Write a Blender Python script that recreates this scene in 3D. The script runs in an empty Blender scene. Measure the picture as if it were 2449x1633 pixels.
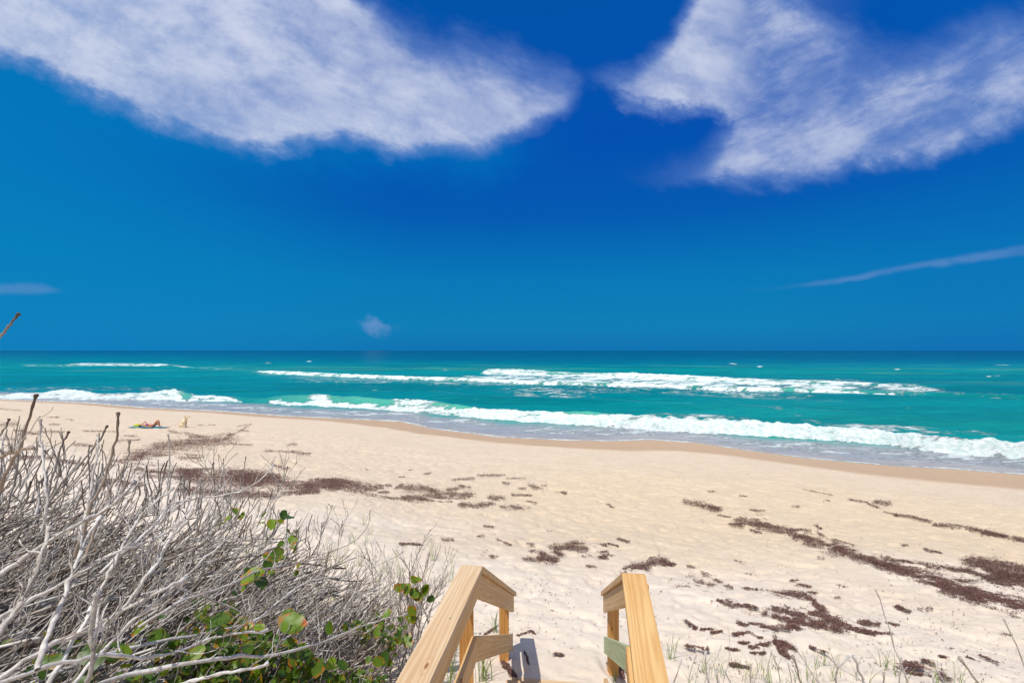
import bpy, math, random
import numpy as np
from mathutils import Vector, Matrix

rng = np.random.default_rng(11)
random.seed(11)
SC = bpy.context.scene
COL = SC.collection

# ---------------------------------------------------------------- camera
CAMH, F, CX, HY = 5.4, 1156.0, 1224.5, 838.0
cam = bpy.data.objects.new('camera', bpy.data.cameras.new('camera'))
COL.objects.link(cam)
cam.location = (0, 0, CAMH)
cam.rotation_euler = (math.radians(90), 0, 0)
cam.data.sensor_width = 36
cam.data.lens = 17.0
cam.data.shift_y = 21.5 / 2449
cam.data.clip_start = 0.05
cam.data.clip_end = 200000
SC.camera = cam

# ---------------------------------------------------------------- light
SUN_EL = math.radians(64)
SUN_ROT = math.radians(220)
sun_dir = Vector((math.sin(SUN_ROT) * math.cos(SUN_EL), math.cos(SUN_ROT) * math.cos(SUN_EL), math.sin(SUN_EL)))
sun = bpy.data.objects.new('sun', bpy.data.lights.new('sun', 'SUN'))
COL.objects.link(sun)
sun.data.energy = 4.2
sun.data.angle = math.radians(0.5)
sun.data.color = (1.0, 0.965, 0.91)
sun.rotation_euler = sun_dir.to_track_quat('Z', 'Y').to_euler()
sun.location = (-20, -20, 60)

SC.view_settings.view_transform = 'Standard'
SC.view_settings.look = 'None'
SC.view_settings.exposure = 0.0
SC.view_settings.gamma = 1.0


# ---------------------------------------------------------------- node helper
class NT:
    def __init__(self, tree):
        self.t = tree
        tree.nodes.clear()

    def n(self, kind, **kw):
        nd = self.t.nodes.new(kind)
        for k, v in kw.items():
            setattr(nd, k, v)
        return nd

    def link(self, a, b):
        self.t.links.new(a, b)

    def put(self, sock, v):
        if hasattr(v, 'links') or isinstance(v, bpy.types.NodeSocket):
            self.link(v, sock)
        else:
            sock.default_value = v

    def m(self, op, a, b=None, c=None, clamp=False):
        nd = self.n('ShaderNodeMath', operation=op, use_clamp=clamp)
        self.put(nd.inputs[0], a)
        if b is not None:
            self.put(nd.inputs[1], b)
        if c is not None:
            self.put(nd.inputs[2], c)
        return nd.outputs[0]

    def vec(self, x, y, z):
        nd = self.n('ShaderNodeCombineXYZ')
        for i, v in enumerate((x, y, z)):
            self.put(nd.inputs[i], v)
        return nd.outputs[0]

    def noise(self, vec, scale, detail=4, rough=0.55, dist=0.0, color=False):
        nd = self.n('ShaderNodeTexNoise')
        if vec is not None:
            self.link(vec, nd.inputs['Vector'])
        nd.inputs['Scale'].default_value = scale
        nd.inputs['Detail'].default_value = detail
        nd.inputs['Roughness'].default_value = rough
        nd.inputs['Distortion'].default_value = dist
        return nd.outputs['Color' if color else 'Fac']

    def mapz(self, v):
        nd = self.n('ShaderNodeMapping')
        nd.inputs['Scale'].default_value = (1.0, 0.6, 1.4)
        self.link(v, nd.inputs[0])
        return nd.outputs[0]

    def mr(self, v, a, b, c=0.0, d=1.0, smooth=True):
        nd = self.n('ShaderNodeMapRange')
        nd.interpolation_type = 'SMOOTHSTEP' if smooth else 'LINEAR'
        self.put(nd.inputs[0], v)
        for i, x in enumerate((a, b, c, d)):
            self.put(nd.inputs[1 + i], x)
        return nd.outputs[0]

    def mix(self, f, a, b, mode='MIX'):
        nd = self.n('ShaderNodeMix', data_type='RGBA', blend_type=mode)
        self.put(nd.inputs[0], f)
        for i, x in ((6, a), (7, b)):
            if isinstance(x, tuple):
                x = x if len(x) == 4 else (*x, 1)
            self.put(nd.inputs[i], x)
        return nd.outputs[2]

    def ramp(self, f, stops, interp='LINEAR'):
        nd = self.n('ShaderNodeValToRGB')
        cr = nd.color_ramp
        cr.interpolation = interp
        while len(cr.elements) < len(stops):
            cr.elements.new(0.5)
        for e, (p, c) in zip(cr.elements, stops):
            e.position = p
            e.color = (*c, 1) if len(c) == 3 else c
        self.put(nd.inputs[0], f)
        return nd.outputs[0]

    def curve(self, f, pts):
        nd = self.n('ShaderNodeFloatCurve')
        mp = nd.mapping
        mp.use_clip = False
        mp.extend = 'HORIZONTAL'
        c = mp.curves[0]
        while len(c.points) < len(pts):
            c.points.new(0.5, 0.5)
        for p, (x, y) in zip(c.points, pts):
            p.location = (x, y)
        mp.update()
        self.put(nd.inputs['Value'], f)
        return nd.outputs[0]


def srgb(r, g, b):
    def f(c):
        c /= 255
        return c / 12.92 if c <= 0.04045 else ((c + 0.055) / 1.055) ** 2.4
    return (f(r), f(g), f(b))


# ---------------------------------------------------------------- world
W = bpy.data.worlds.new('World')
SC.world = W
W.use_nodes = True
N = NT(W.node_tree)
SKS = 0.1
out = N.n('ShaderNodeOutputWorld')
bg = N.n('ShaderNodeBackground')
bg.inputs[1].default_value = SKS
N.link(bg.outputs[0], out.inputs[0])
tc = N.n('ShaderNodeTexCoord')
sep = N.n('ShaderNodeSeparateXYZ')
N.link(tc.outputs['Generated'], sep.inputs[0])
dx, dy, dz = sep.outputs
dyc = N.m('MAXIMUM', dy, 0.12)
u0 = N.m('DIVIDE', dx, dyc)
v0 = N.m('DIVIDE', dz, dyc)
# wind-combed warp of the cloud edges
wv = N.vec(N.m('MULTIPLY', u0, 1.0), v0, 0.0)
w1 = N.noise(wv, 3.2, 4, 0.55)
w2 = N.noise(N.vec(u0, v0, 7.3), 3.2, 4, 0.55)
rotu = N.m('ADD', N.m('MULTIPLY', u0, 0.93), N.m('MULTIPLY', v0, -0.36))
rotv = N.m('ADD', N.m('MULTIPLY', u0, 0.36), N.m('MULTIPLY', v0, 0.93))
fine = N.noise(N.vec(N.m('MULTIPLY', rotu, 1.0), N.m('MULTIPLY', rotv, 1.9), 2.0), 7.0, 10, 0.62, 0.15)
finer = N.noise(N.vec(N.m('MULTIPLY', rotu, 1.0), N.m('MULTIPLY', rotv, 1.6), 5.0), 16.0, 9, 0.66, 0.1)
u = N.m('ADD', u0, N.m('MULTIPLY', N.m('SUBTRACT', w1, 0.5), 0.10))
v = N.m('ADD', v0, N.m('ADD', N.m('MULTIPLY', N.m('SUBTRACT', w2, 0.5), 0.10), N.m('MULTIPLY', N.m('SUBTRACT', fine, 0.5), 0.075)))
v = N.m('ADD', v, N.m('MULTIPLY', N.m('SUBTRACT', finer, 0.5), 0.055))
u = N.m('ADD', u, N.m('MULTIPLY', N.m('SUBTRACT', fine, 0.5), 0.06))
U = N.m('MULTIPLY', N.m('ADD', u, 1.2), 1 / 2.4)


def px2uv(pts, k=1.0413):
    o = []
    for x, y in pts:
        o.append((((x * k - CX) / F + 1.2) / 2.4, (HY - y * k) / F))
    return o


vq = N.m('ADD', N.m('MULTIPLY', v0, 0.8), N.m('MULTIPLY', v, 0.2))
Uq = N.m('ADD', N.m('MULTIPLY', N.m('MULTIPLY', N.m('ADD', u0, 1.2), 1 / 2.4), 0.6), N.m('MULTIPLY', U, 0.4))


def band(lo, hi, slo, shi, x0=None, x1=None, sx=0.05, v=v, U=U):
    a = N.curve(U, px2uv(lo))
    b = N.curve(U, px2uv(hi))
    d = N.m('MULTIPLY', N.mr(N.m('SUBTRACT', v, a), -slo * 0.35, slo), N.mr(N.m('SUBTRACT', b, v), -shi * 0.35, shi))
    if x0 is not None:
        q = px2uv([(x0, 0)])[0][0]
        d = N.m('MULTIPLY', d, N.mr(U, q - sx / 2, q + sx / 2))
    if x1 is not None:
        q = px2uv([(x1, 0)])[0][0]
        d = N.m('MULTIPLY', d, N.mr(U, q + sx / 2, q - sx / 2))
    return d


left = band([(-60, 150), (0, 165), (100, 205), (200, 235), (300, 275), (400, 300), (520, 335), (650, 352), (800, 345), (900, 368), (1000, 366), (1100, 352), (1200, 318), (1290, 280), (1345, 200)],
            [(-60, -700), (500, -500), (700, -260), (800, -120), (870, -10), (950, 50), (1060, 75), (1150, 105), (1230, 145), (1300, 170), (1345, 200)],
            0.05, 0.11, None, 1330, 0.03)
lobea = band([(1330, 190), (1400, 225), (1480, 277), (1600, 262), (1700, 300), (1850, 320)],
             [(1330, 175), (1440, 150), (1500, 110), (1580, 20), (1630, -60), (1750, -300), (1850, -500)],
             0.04, 0.06, 1345, 1780, 0.17)
lobeb = band([(1440, 425), (1600, 432), (1750, 440), (1900, 412), (2100, 375), (2250, 328), (2352, 290), (2450, 250)],
             [(1440, 415), (1560, 365), (1640, 300), (1690, 200), (1740, -100), (1840, -40), (1920, 20), (2030, 80), (2150, 75), (2250, 40), (2352, 20), (2450, 10)],
             0.045, 0.11, 1470, None, 0.05)
wisp = band([(1780, 668), (1920, 652), (2100, 622), (2352, 590)],
            [(1780, 662), (1920, 636), (2100, 604), (2352, 562)],
            0.009, 0.009, 1800, None, 0.12, vq, Uq)
puff = band([(835, 755), (850, 768), (880, 770), (910, 757)],
            [(835, 752), (850, 738), (880, 738), (910, 752)], 0.012, 0.012, 838, 905, 0.02)
wisl = band([(-60, 680), (140, 672)], [(-60, 664), (80, 646), (150, 668)], 0.010, 0.010, None, 140, 0.03, vq, Uq)
# soft teal veil trailing under the left cloud
veil = band([(100, 260), (400, 360), (650, 405), (900, 430), (1100, 430), (1250, 380)],
            [(100, 150), (400, 220), (900, 250), (1250, 280)], 0.08, 0.1, 60, 1230, 0.1)

body = N.mr(N.noise(N.vec(rotu, N.m('MULTIPLY', rotv, 2.6), 11.0), 3.4, 9, 0.64, 0.15), 0.28, 0.68, 0.74, 1.0)
body2 = N.mr(N.noise(N.vec(N.m('ADD', N.m('MULTIPLY', u0, 0.9), N.m('MULTIPLY', v0, 0.45)), N.m('MULTIPLY', N.m('SUBTRACT', v0, N.m('MULTIPLY', u0, 0.42)), 2.6), 4.0), 3.2, 9, 0.66, 0.15), 0.3, 0.68, 0.50, 1.0)
puffy = N.noise(N.vec(rotu, N.m('MULTIPLY', rotv, 1.3), 21.0), 8.0, 9, 0.68, 0.12)
feather = N.mr(puffy, 0.30, 0.62, 0.80, 1.0)
body = N.m('MULTIPLY', body, feather)
body2 = N.m('MULTIPLY', body2, feather)
dens = N.m('MULTIPLY', left, N.m('MULTIPLY', body, 1.0))
dens = N.m('MAXIMUM', dens, N.m('MULTIPLY', N.m('MULTIPLY', lobea, body), 0.97))
dens = N.m('MAXIMUM', dens, N.m('MULTIPLY', N.m('MULTIPLY', lobeb, body2), 0.84))
dens = N.m('MAXIMUM', dens, N.m('MULTIPLY', N.m('MULTIPLY', wisp, N.mr(fine, 0.35, 0.65, 0.5, 1.0)), 0.36))
dens = N.m('MAXIMUM', dens, N.m('MULTIPLY', puff, 0.42))
dens = N.m('MAXIMUM', dens, N.m('MULTIPLY', wisl, 0.25))
front = N.mr(dy, 0.12, 0.3)
dens = N.m('MULTIPLY', dens, front)
# unseen bright cloud added overhead and inland to take the blue out of shadows
rear_fill = N.m('MULTIPLY', N.mr(N.noise(tc.outputs['Generated'], 2.2, 6, 0.6), 0.30, 0.55), N.m('MAXIMUM', N.m('SUBTRACT', 1.0, front), N.mr(dz, 0.66, 0.8)))
dens = N.m('MAXIMUM', dens, N.m('MULTIPLY', rear_fill, 0.62))
dens = N.m('MULTIPLY', dens, N.mr(dz, 0.0, 0.03))

# physical sky, graded to the deep polarised blue
sky = N.n('ShaderNodeTexSky', sky_type='NISHITA')
sky.sun_disc = False
sky.sun_elevation = SUN_EL
sky.sun_rotation = SUN_ROT
sky.air_density = 1.0
sky.dust_density = 0.3
sky.ozone_density = 3.0
el = N.m('ARCSINE', dz)
grad = N.ramp(N.m('DIVIDE', el, 1.5708), [
    (0.0, srgb(0, 114, 178)), (0.03, srgb(0, 126, 182)), (0.09, srgb(0, 120, 184)), (0.17, srgb(0, 90, 178)),
    (0.26, srgb(0, 80, 176)), (0.42, srgb(0, 83, 170)), (0.7, srgb(8, 80, 165)), (1.0, srgb(10, 78, 160))])
# brighter, greener toward the left
az = N.mr(N.m('SUBTRACT', N.m('MULTIPLY', dx, -1.0), N.m('MULTIPLY', dz, 0.25)), 0.10, 0.72)
grad = N.mix(N.m('MULTIPLY', az, 0.75), grad, srgb(0, 129, 191))
azr = N.mr(dx, 0.42, 0.75)
grad = N.mix(N.m('MULTIPLY', azr, 0.3), grad, srgb(0, 104, 186))
bright = N.n('ShaderNodeVectorMath', operation='SCALE')
N.link(grad, bright.inputs[0])
bright.inputs[3].default_value = 1.0 / SKS
skyc = N.mix(0.99, sky.outputs[0], bright.outputs[0])
skyc = N.mix(N.m('MULTIPLY', N.m('MULTIPLY', veil, front), 0.55), skyc, tuple(c / SKS for c in srgb(0, 122, 192)))
cloud = N.mix(N.mr(dens, 0.3, 1.0), tuple(c / SKS for c in srgb(128, 158, 214)), tuple(c / SKS for c in srgb(204, 212, 234)))
# the added inland cloud is bright and slightly warm, for neutral fill light
fill_side = N.mr(dy, -0.1, 0.1, 1.0, 0.0)
cloud = N.mix(fill_side, cloud, tuple(c / SKS for c in (0.90, 0.86, 0.80)))
final = N.mix(dens, skyc, cloud)
N.link(final, bg.inputs[0])


# ---------------------------------------------------------------- numpy noise
def _h(ix, iy, s):
    n = (ix.astype(np.int64) * 374761393 + iy.astype(np.int64) * 668265263 + s * 1442695041) & 0xFFFFFFFF
    n = ((n ^ (n >> 13)) * 1274126177) & 0xFFFFFFFF
    n = n ^ (n >> 16)
    return (n & 0xFFFFFF) / float(0xFFFFFF)


def vn(x, y, s=0):
    ix, iy = np.floor(x), np.floor(y)
    fx, fy = x - ix, y - iy
    fx = fx * fx * (3 - 2 * fx)
    fy = fy * fy * (3 - 2 * fy)
    a, b = _h(ix, iy, s), _h(ix + 1, iy, s)
    c, d = _h(ix, iy + 1, s), _h(ix + 1, iy + 1, s)
    return (a * (1 - fx) + b * fx) * (1 - fy) + (c * (1 - fx) + d * fx) * fy


def fbm(x, y, o=4, s=0, g=0.5):
    t = 0
    a = 1.0
    w = 0
    for i in range(o):
        t = t + a * vn(x, y, s + i * 17)
        w += a
        a *= g
        x = x * 2.03 + 13.1
        y = y * 2.03 + 7.7
    return t / w


def ss(x, a, b):
    t = np.clip((x - a) / (b - a), 0, 1)
    return t * t * (3 - 2 * t)


# ---------------------------------------------------------------- site layout
def at(px, py, depth):
    """point of the site seen at a photo position, at a given distance along the view"""
    return np.array(((px - CX) / F * depth, depth, CAMH - (py - HY) / F * depth))


SH = np.array([(0, 917), (200, 925), (330, 936), (500, 944), (650, 955), (800, 962), (920, 968), (960, 976), (985, 984), (1040, 990), (1150, 1004), (1280, 1010),
               (1400, 1013), (1500, 1010), (1600, 1017), (1700, 1032), (1850, 1052), (2050, 1070), (2200, 1078), (2352, 1090)], float) * 1.0413
_sd = CAMH * F / (SH[:, 1] - HY)
_sx = (SH[:, 0] - CX) / F * _sd
_sx = np.concatenate(([-400, -140], _sx, [60, 400]))
_sy = np.concatenate(([165, 82], _sd, [5, -130]))


def shore(x):
    return np.interp(x, _sx, _sy)


_rs = rng


def shore_smooth(x):
    return (shore(x - 1.5) + shore(x) + shore(x + 1.5) + shore(x - 4) + shore(x + 4)) / 5


PS = [-60, -20, 0, 3, 7, 10, 14, 17, 20, 22.7, 25, 27, 30, 45]
PZ = [-5, -1.6, 0, .22, .50, .72, 1.0, 1.3, 1.72, 2.2, 2.5, 2.68, 2.9, 3.2]


def gz(x, y):
    x = np.asarray(x, float)
    y = np.asarray(y, float)
    s = (shore_smooth(x) - y) * 0.92
    s0 = (shore(x) - y) * 0.92
    k = ss(s0, 0.5, 4)
    s = s0 * (1 - k) + s * k
    z = np.interp(s, PS, PZ)
    z = z + ss(s, 1.0, 8) * (fbm(x * 0.22, y * 0.22, 3, 5) - 0.5) * 0.16
    z = z + ss(s, 14, 20) * (fbm(x * 0.5, y * 0.5, 3, 9) - 0.5) * 0.18
    # soft dune shoulder left of the stairs
    z = z + 0.30 * np.exp(-(((x + 4.5) / 3.2) ** 2 + ((y - 8.0) / 1.9) ** 2))
    # small eroded sand lumps in the middle beach
    z = z + 0.22 * ss(fbm(x * 1.6, y * 1.6, 3, 31), 0.42, 0.7) * np.exp(-(((x + 8.2) / 1.0) ** 2 + ((y - 17.6) / 0.7) ** 2))
    return z


def _march(px, py):
    ts = np.geomspace(3.0, 90, 150)
    done = np.zeros(px.shape, bool)
    res = np.full(px.shape, 90.0)
    za = CAMH - (py - HY) / F * ts[0] - gz((px - CX) / F * ts[0], ts[0])
    for a, b in zip(ts[:-1], ts[1:]):
        zz = CAMH - (py - HY) / F * b - gz((px - CX) / F * b, b)
        hit = (zz < 0) & ~done
        res = np.where(hit, a + (b - a) * np.clip(za / np.maximum(za - zz, 1e-6), 0, 1), res)
        done |= hit
        za = zz
    return res


_gx = np.linspace(-200, 2700, 146)
_gy = np.concatenate([np.arange(920, 1200, 6.0), np.arange(1200, 2300, 14.0)])
_GX, _GY = np.meshgrid(_gx, _gy, indexing='ij')
_GI = 1.0 / _march(_GX, _GY)


def ground_hit(px, py):
    """distance at which the view through a photo position meets the sand"""
    px = np.atleast_1d(np.asarray(px, float))
    py = np.atleast_1d(np.asarray(py, float))
    fx = np.clip(np.interp(px, _gx, np.arange(len(_gx))), 0, len(_gx) - 1.001)
    fy = np.clip(np.interp(py, _gy, np.arange(len(_gy))), 0, len(_gy) - 1.001)
    i, j = fx.astype(int), fy.astype(int)
    fx, fy = fx - i, fy - j
    v = _GI[i, j] * (1 - fx) * (1 - fy) + _GI[i + 1, j] * fx * (1 - fy) + _GI[i, j + 1] * (1 - fx) * fy + _GI[i + 1, j + 1] * fx * fy
    return 1.0 / v


def g_at(px, py):
    d = ground_hit(px, py)
    x = (np.atleast_1d(px) - CX) / F * d
    return x, d, gz(x, d)


# ---------------------------------------------------------------- mesh helpers
def mesh_np(name, verts, faces, mat=None, attrs=None, smooth=True, parent=None, k=None):
    verts = np.asarray(verts, np.float32)
    faces = np.asarray(faces, np.int32)
    k = k or faces.shape[1]
    me = bpy.data.meshes.new(name)
    me.vertices.add(len(verts))
    me.vertices.foreach_set('co', verts.ravel())
    me.loops.add(faces.size)
    me.loops.foreach_set('vertex_index', faces.ravel())
    me.polygons.add(len(faces))
    me.polygons.foreach_set('loop_start', np.arange(0, faces.size, k, dtype=np.int32))
    me.polygons.foreach_set('loop_total', np.full(len(faces), k, np.int32))
    me.polygons.foreach_set('use_smooth', np.full(len(faces), smooth, bool))
    me.update(calc_edges=True)
    me.validate()
    for nm, (typ, arr) in (attrs or {}).items():
        at_ = me.attributes.new(nm, typ, 'POINT')
        if typ == 'FLOAT':
            at_.data.foreach_set('value', np.asarray(arr, np.float32).ravel())
        else:
            at_.data.foreach_set('color', np.asarray(arr, np.float32).ravel())
    if mat:
        me.materials.append(mat)
    o = bpy.data.objects.new(name, me)
    COL.objects.link(o)
    if parent:
        o.parent = parent
    return o


def grid_faces(nr, nc):
    i = np.arange(nr - 1)[:, None] * nc + np.arange(nc - 1)[None, :]
    return np.stack([i, i + 1, i + nc + 1, i + nc], -1).reshape(-1, 4)


def tag(o, label=None, cat=None, group=None, kind=None):
    if label:
        o['label'] = label
    if cat:
        o['category'] = cat
    if group:
        o['group'] = group
    if kind:
        o['kind'] = kind
    return o


def empty(name, loc):
    o = bpy.data.objects.new(name, None)
    COL.objects.link(o)
    o.location = loc
    o.empty_display_size = 0.1
    return o


def hold(child, root):
    child.parent = root
    child.matrix_parent_inverse = Matrix.Translation(-root.location)


def rgba(c):
    return (*c, 1.0)


def mat_new(name):
    m = bpy.data.materials.new(name)
    m.use_nodes = True
    n = NT(m.node_tree)
    o = n.n('ShaderNodeOutputMaterial')
    b = n.n('ShaderNodeBsdfPrincipled')
    n.link(b.outputs[0], o.inputs[0])
    return m, n, b


def mat_simple(name, col, rough=0.6, var=0.12, scale=20, spec=0.4, bump=0.0, trans=0.0):
    m, n, b = mat_new(name)
    tcn = n.n('ShaderNodeTexCoord')
    f = n.noise(tcn.outputs['Object'], scale, 5, 0.6)
    lo = tuple(c * (1 - var) for c in col)
    hi = tuple(min(1, c * (1 + var)) for c in col)
    n.link(n.mix(n.mr(f, 0.3, 0.7), lo, hi), b.inputs['Base Color'])
    b.inputs['Roughness'].default_value = rough
    b.inputs['Specular IOR Level'].default_value = spec
    if bump:
        bp = n.n('ShaderNodeBump')
        bp.inputs['Strength'].default_value = 0.5
        bp.inputs['Distance'].default_value = bump
        n.link(f, bp.inputs['Height'])
        n.link(bp.outputs[0], b.inputs['Normal'])
    return m


# ---------------------------------------------------------------- sand
def build_beach():
    ys = np.concatenate([-np.geomspace(60, 1.0, 60), np.linspace(-0.9, 2.4, 14), np.geomspace(2.5, 75, 760), np.geomspace(78, 900, 60)])
    t = np.concatenate([np.linspace(-14, -1.75, 60), np.linspace(-1.7, 1.35, 1000), np.linspace(1.4, 14, 60)])
    Y, T = np.meshgrid(ys, t, indexing='ij')
    X = T * np.sqrt(Y * Y + 9)
    s = (shore(X) - Y) * 0.92
    Z = gz(X, Y)
    # footprints, scuffs and ripples
    near = ss(s, 5, 12)
    w = fbm(X * 3.1, Y * 3.1, 3, 3)
    Z = Z + near * 0.045 * (fbm(X * 2.3, Y * 2.3, 3, 71) - 0.5)
    steps = vn(X * 3.6 + w, Y * 3.6, 77)
    Z = Z - near * 0.026 * ss(steps, 0.62, 0.84)
    Z = Z + ss(s, 3, 7) * 0.022 * (fbm(X * 7, Y * 7, 2, 90) - 0.5)
    Z = Z - near * 0.02 * ss(vn(X * 5.3 + 40 + w, Y * 5.3, 78), 0.66, 0.85)
    # vehicle tracks along the beach
    for off, y0 in ((0, 0), (1.7, 0)):
        yc = 22.5 - 0.33 * (X + 8) + off + 0.5 * np.sin(X * 0.12)
        d = np.abs(Y - yc) * 0.95
        tr = np.exp(-(d / 0.22) ** 2) * ss(X, -16, -12) * (1 - ss(X, 1, 9))
        Z = Z - tr * 0.03 * (0.7 + 0.3 * np.sin(X * 16))
    # colour
    n1 = fbm(X * 0.35, Y * 0.35, 4, 12)
    n2 = fbm(X * 1.7, Y * 1.7, 4, 22)
    dry = np.array(srgb(209, 191, 167))
    pale = np.array(srgb(224, 209, 190))
    wet = np.array(srgb(194, 162, 124))
    tan = np.array(srgb(210, 189, 158))
    k_p = ss(s + (n1 - 0.5) * 4, 17.5, 21.5)[..., None]
    # tan belt on the right middle beach
    k_t = (np.exp(-((s - 14 + (n1 - .5) * 6) / 5.5) ** 2) * ss(X + n1 * 3, -2, 4) * .7)[..., None]
    c = dry * (1 - k_t) + tan * k_t
    c = c * (1 - k_p) + pale * k_p
    c = c * (0.95 + 0.10 * n2[..., None])
    wedge = 2.0 + 2.8 * ss(X, -14, 14) + 2.0 * np.exp(-((X + 9) / 5) ** 2)
    shrub_shade = ((1 - ss(Y + (n1 - .5) * 1.5, 3.4 - X * 0.75, 4.4 - X * 0.75)) * (1 - ss(X, -1.9, -1.1)) * ss(Y, -3, 0) * (1 - ss(Y, 5.5, 7.0)))[..., None]  # shade under the shrub, painted into the sand as a dark brown tint
    c = c * (1 - shrub_shade * .8) + np.array(srgb(98, 84, 66)) * shrub_shade * .8
    k_w = (1 - ss(s + (n1 - 0.5) * 0.8, wedge * 0.78, wedge))[..., None]
    c = c * (1 - k_w) + wet * k_w
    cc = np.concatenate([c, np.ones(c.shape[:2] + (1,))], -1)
    m, n, b = mat_new('sand')
    a = n.n('ShaderNodeAttribute', attribute_name='tint')
    a2 = n.n('ShaderNodeAttribute', attribute_name='wetness')
    g = n.n('ShaderNodeNewGeometry')
    f1 = n.noise(g.outputs['Position'], 9, 8, 0.7)
    f2 = n.noise(g.outputs['Position'], 140, 3, 0.7)
    f3 = n.noise(g.outputs['Position'], 2.2, 5, 0.6)
    sp = n.mr(n.noise(g.outputs['Position'], 60, 2, 0.5), 0.70, 0.76)
    col = n.mix(1.0, a.outputs['Color'], n.ramp(f1, [(0.25, (0.88, 0.86, 0.84)), (0.55, (1, 1, 1)), (0.8, (1.06, 1.05, 1.04))]), 'MULTIPLY')
    col = n.mix(1.0, col, n.ramp(f3, [(0.3, (0.94, 0.93, 0.91)), (0.6, (1, 1, 1))]), 'MULTIPLY')
    dryf = n.m('SUBTRACT', 1.0, a2.outputs['Fac'])
    col = n.mix(n.m('MULTIPLY', n.m('MULTIPLY', sp, dryf), 0.4), col, srgb(130, 96, 70))
    n.link(col, b.inputs['Base Color'])
    n.link(n.mr(a2.outputs['Fac'], 0, 1, 0.9, 0.42), b.inputs['Roughness'])
    b.inputs['Specular IOR Level'].default_value = 0.25
    bp = n.n('ShaderNodeBump')
    hgt = n.m('ADD', n.m('MULTIPLY', n.noise(g.outputs['Position'], 8, 8, 0.68), 0.7), n.m('MULTIPLY', f2, 0.25))
    n.link(n.m('MULTIPLY', hgt, n.mr(a2.outputs['Fac'], 0, 1, 1.0, 0.1)), bp.inputs['Height'])
    bp.inputs['Strength'].default_value = 0.6
    bp.inputs['Distance'].default_value = 0.035
    n.link(bp.outputs[0], b.inputs['Normal'])
    V = np.stack([X, Y, Z], -1).reshape(-1, 3)
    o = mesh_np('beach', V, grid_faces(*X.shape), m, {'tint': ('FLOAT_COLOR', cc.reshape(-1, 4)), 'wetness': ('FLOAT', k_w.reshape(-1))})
    tag(o, 'pale sandy beach sloping down to the surf', 'beach', None, 'structure')


build_beach()


# ---------------------------------------------------------------- ocean
# near breaker: display x, base y, crest y, height, foam on the face, curl foam on the crest
NB = np.array([
    (-300, 912, 900, .35, .7, .4), (0, 915, 902, .35, .75, .4), (100, 916, 901, .4, .8, .6), (150, 917, 893, .6, 1, 1), (230, 918, 903, .4, .7, .5), (330, 920, 902, .45, .6, .6),
    (400, 920, 894, .7, .7, 1), (430, 922, 903, .5, .1, .1), (455, 921, 907, .4, .9, .9), (520, 922, 910, .35, .8, .5), (560, 924, 912, .3, .1, 0), (610, 926, 914, .35, .1, 0),
    (630, 928, 910, .4, .35, 0), (700, 931, 906, .55, .30, 0), (725, 933, 906, .6, .35, .8), (745, 934, 905, .65, .5, 1), (765, 935, 909, .6, .35, .2), (820, 938, 910, .6, .32, 0),
    (890, 943, 917, .6, .32, .1), (910, 945, 917, .65, .4, .9), (950, 948, 917, .7, .4, 1), (1000, 952, 921, .7, .45, .5), (1060, 957, 930, .65, .5, 0), (1110, 962, 938, .6, .95, .4),
    (1250, 972, 945, .6, .95, .3), (1300, 975, 945, .7, .72, 0), (1350, 978, 944, .75, .6, 0), (1400, 982, 950, .75, .72, .3), (1430, 984, 953, .7, .98, .9), (1500, 988, 955, .75, 1, 1),
    (1600, 995, 960, .75, 1, 1), (1750, 1003, 969, .75, 1, 1), (1900, 1011, 978, .75, 1, 1), (2000, 1020, 986, .75, 1, 1), (2100, 1033, 997, .75, 1, 1), (2200, 1045, 1007, .75, 1, 1),
    (2352, 1055, 1013, .8, 1, 1), (2700, 1085, 1040, .8, 1, 1)], float)
# outer breaker
OB = np.array([
    (560, 855, 853, .2, 0, 0), (610, 857, 852, .45, 1, 1), (650, 860, 852, .6, 1, 1), (720, 863, 855, .6, 1, 1), (800, 866, 859, .5, 1, .9), (950, 871, 864, .5, 1, .9), (1050, 874, 867, .5, 1, .9),
    (1250, 883, 876, .5, .9, .8), (1400, 886, 879, .5, .8, .6), (1520, 888, 880, .4, .5, .5), (1660, 896, 888, .4, .8, .7), (1750, 900, 890, .6, 1, 1), (1900, 903, 893, .5, .8, .7), (2000, 905, 896, .4, .3, .3), (2150, 908, 900, .3, .1, .1), (2400, 915, 908, .3, 0, 0)], float)
OB2 = np.array([
    (1090, 858, 855, .3, 0, 0), (1125, 860, 848, .8, 1, 1), (1180, 861, 848, .8, 1, 1), (1235, 862, 850, .7, 1, 1), (1260, 863, 853, .6, .3, .6), (1330, 864, 856, .5, .3, .5), (1410, 867, 857, .6, .6, .8), (1450, 869, 856, .9, 1, 1),
    (1540, 872, 860, .8, 1, 1), (1640, 875, 865, .6, .8, .8), (1800, 881, 872, .4, .4, .5), (1900, 885, 874, .5, .3, .8), (1960, 887, 877, .4, .2, .4), (2100, 890, 882, .3, 0, 0), (2300, 893, 886, .2, 0, 0)], float)
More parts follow.
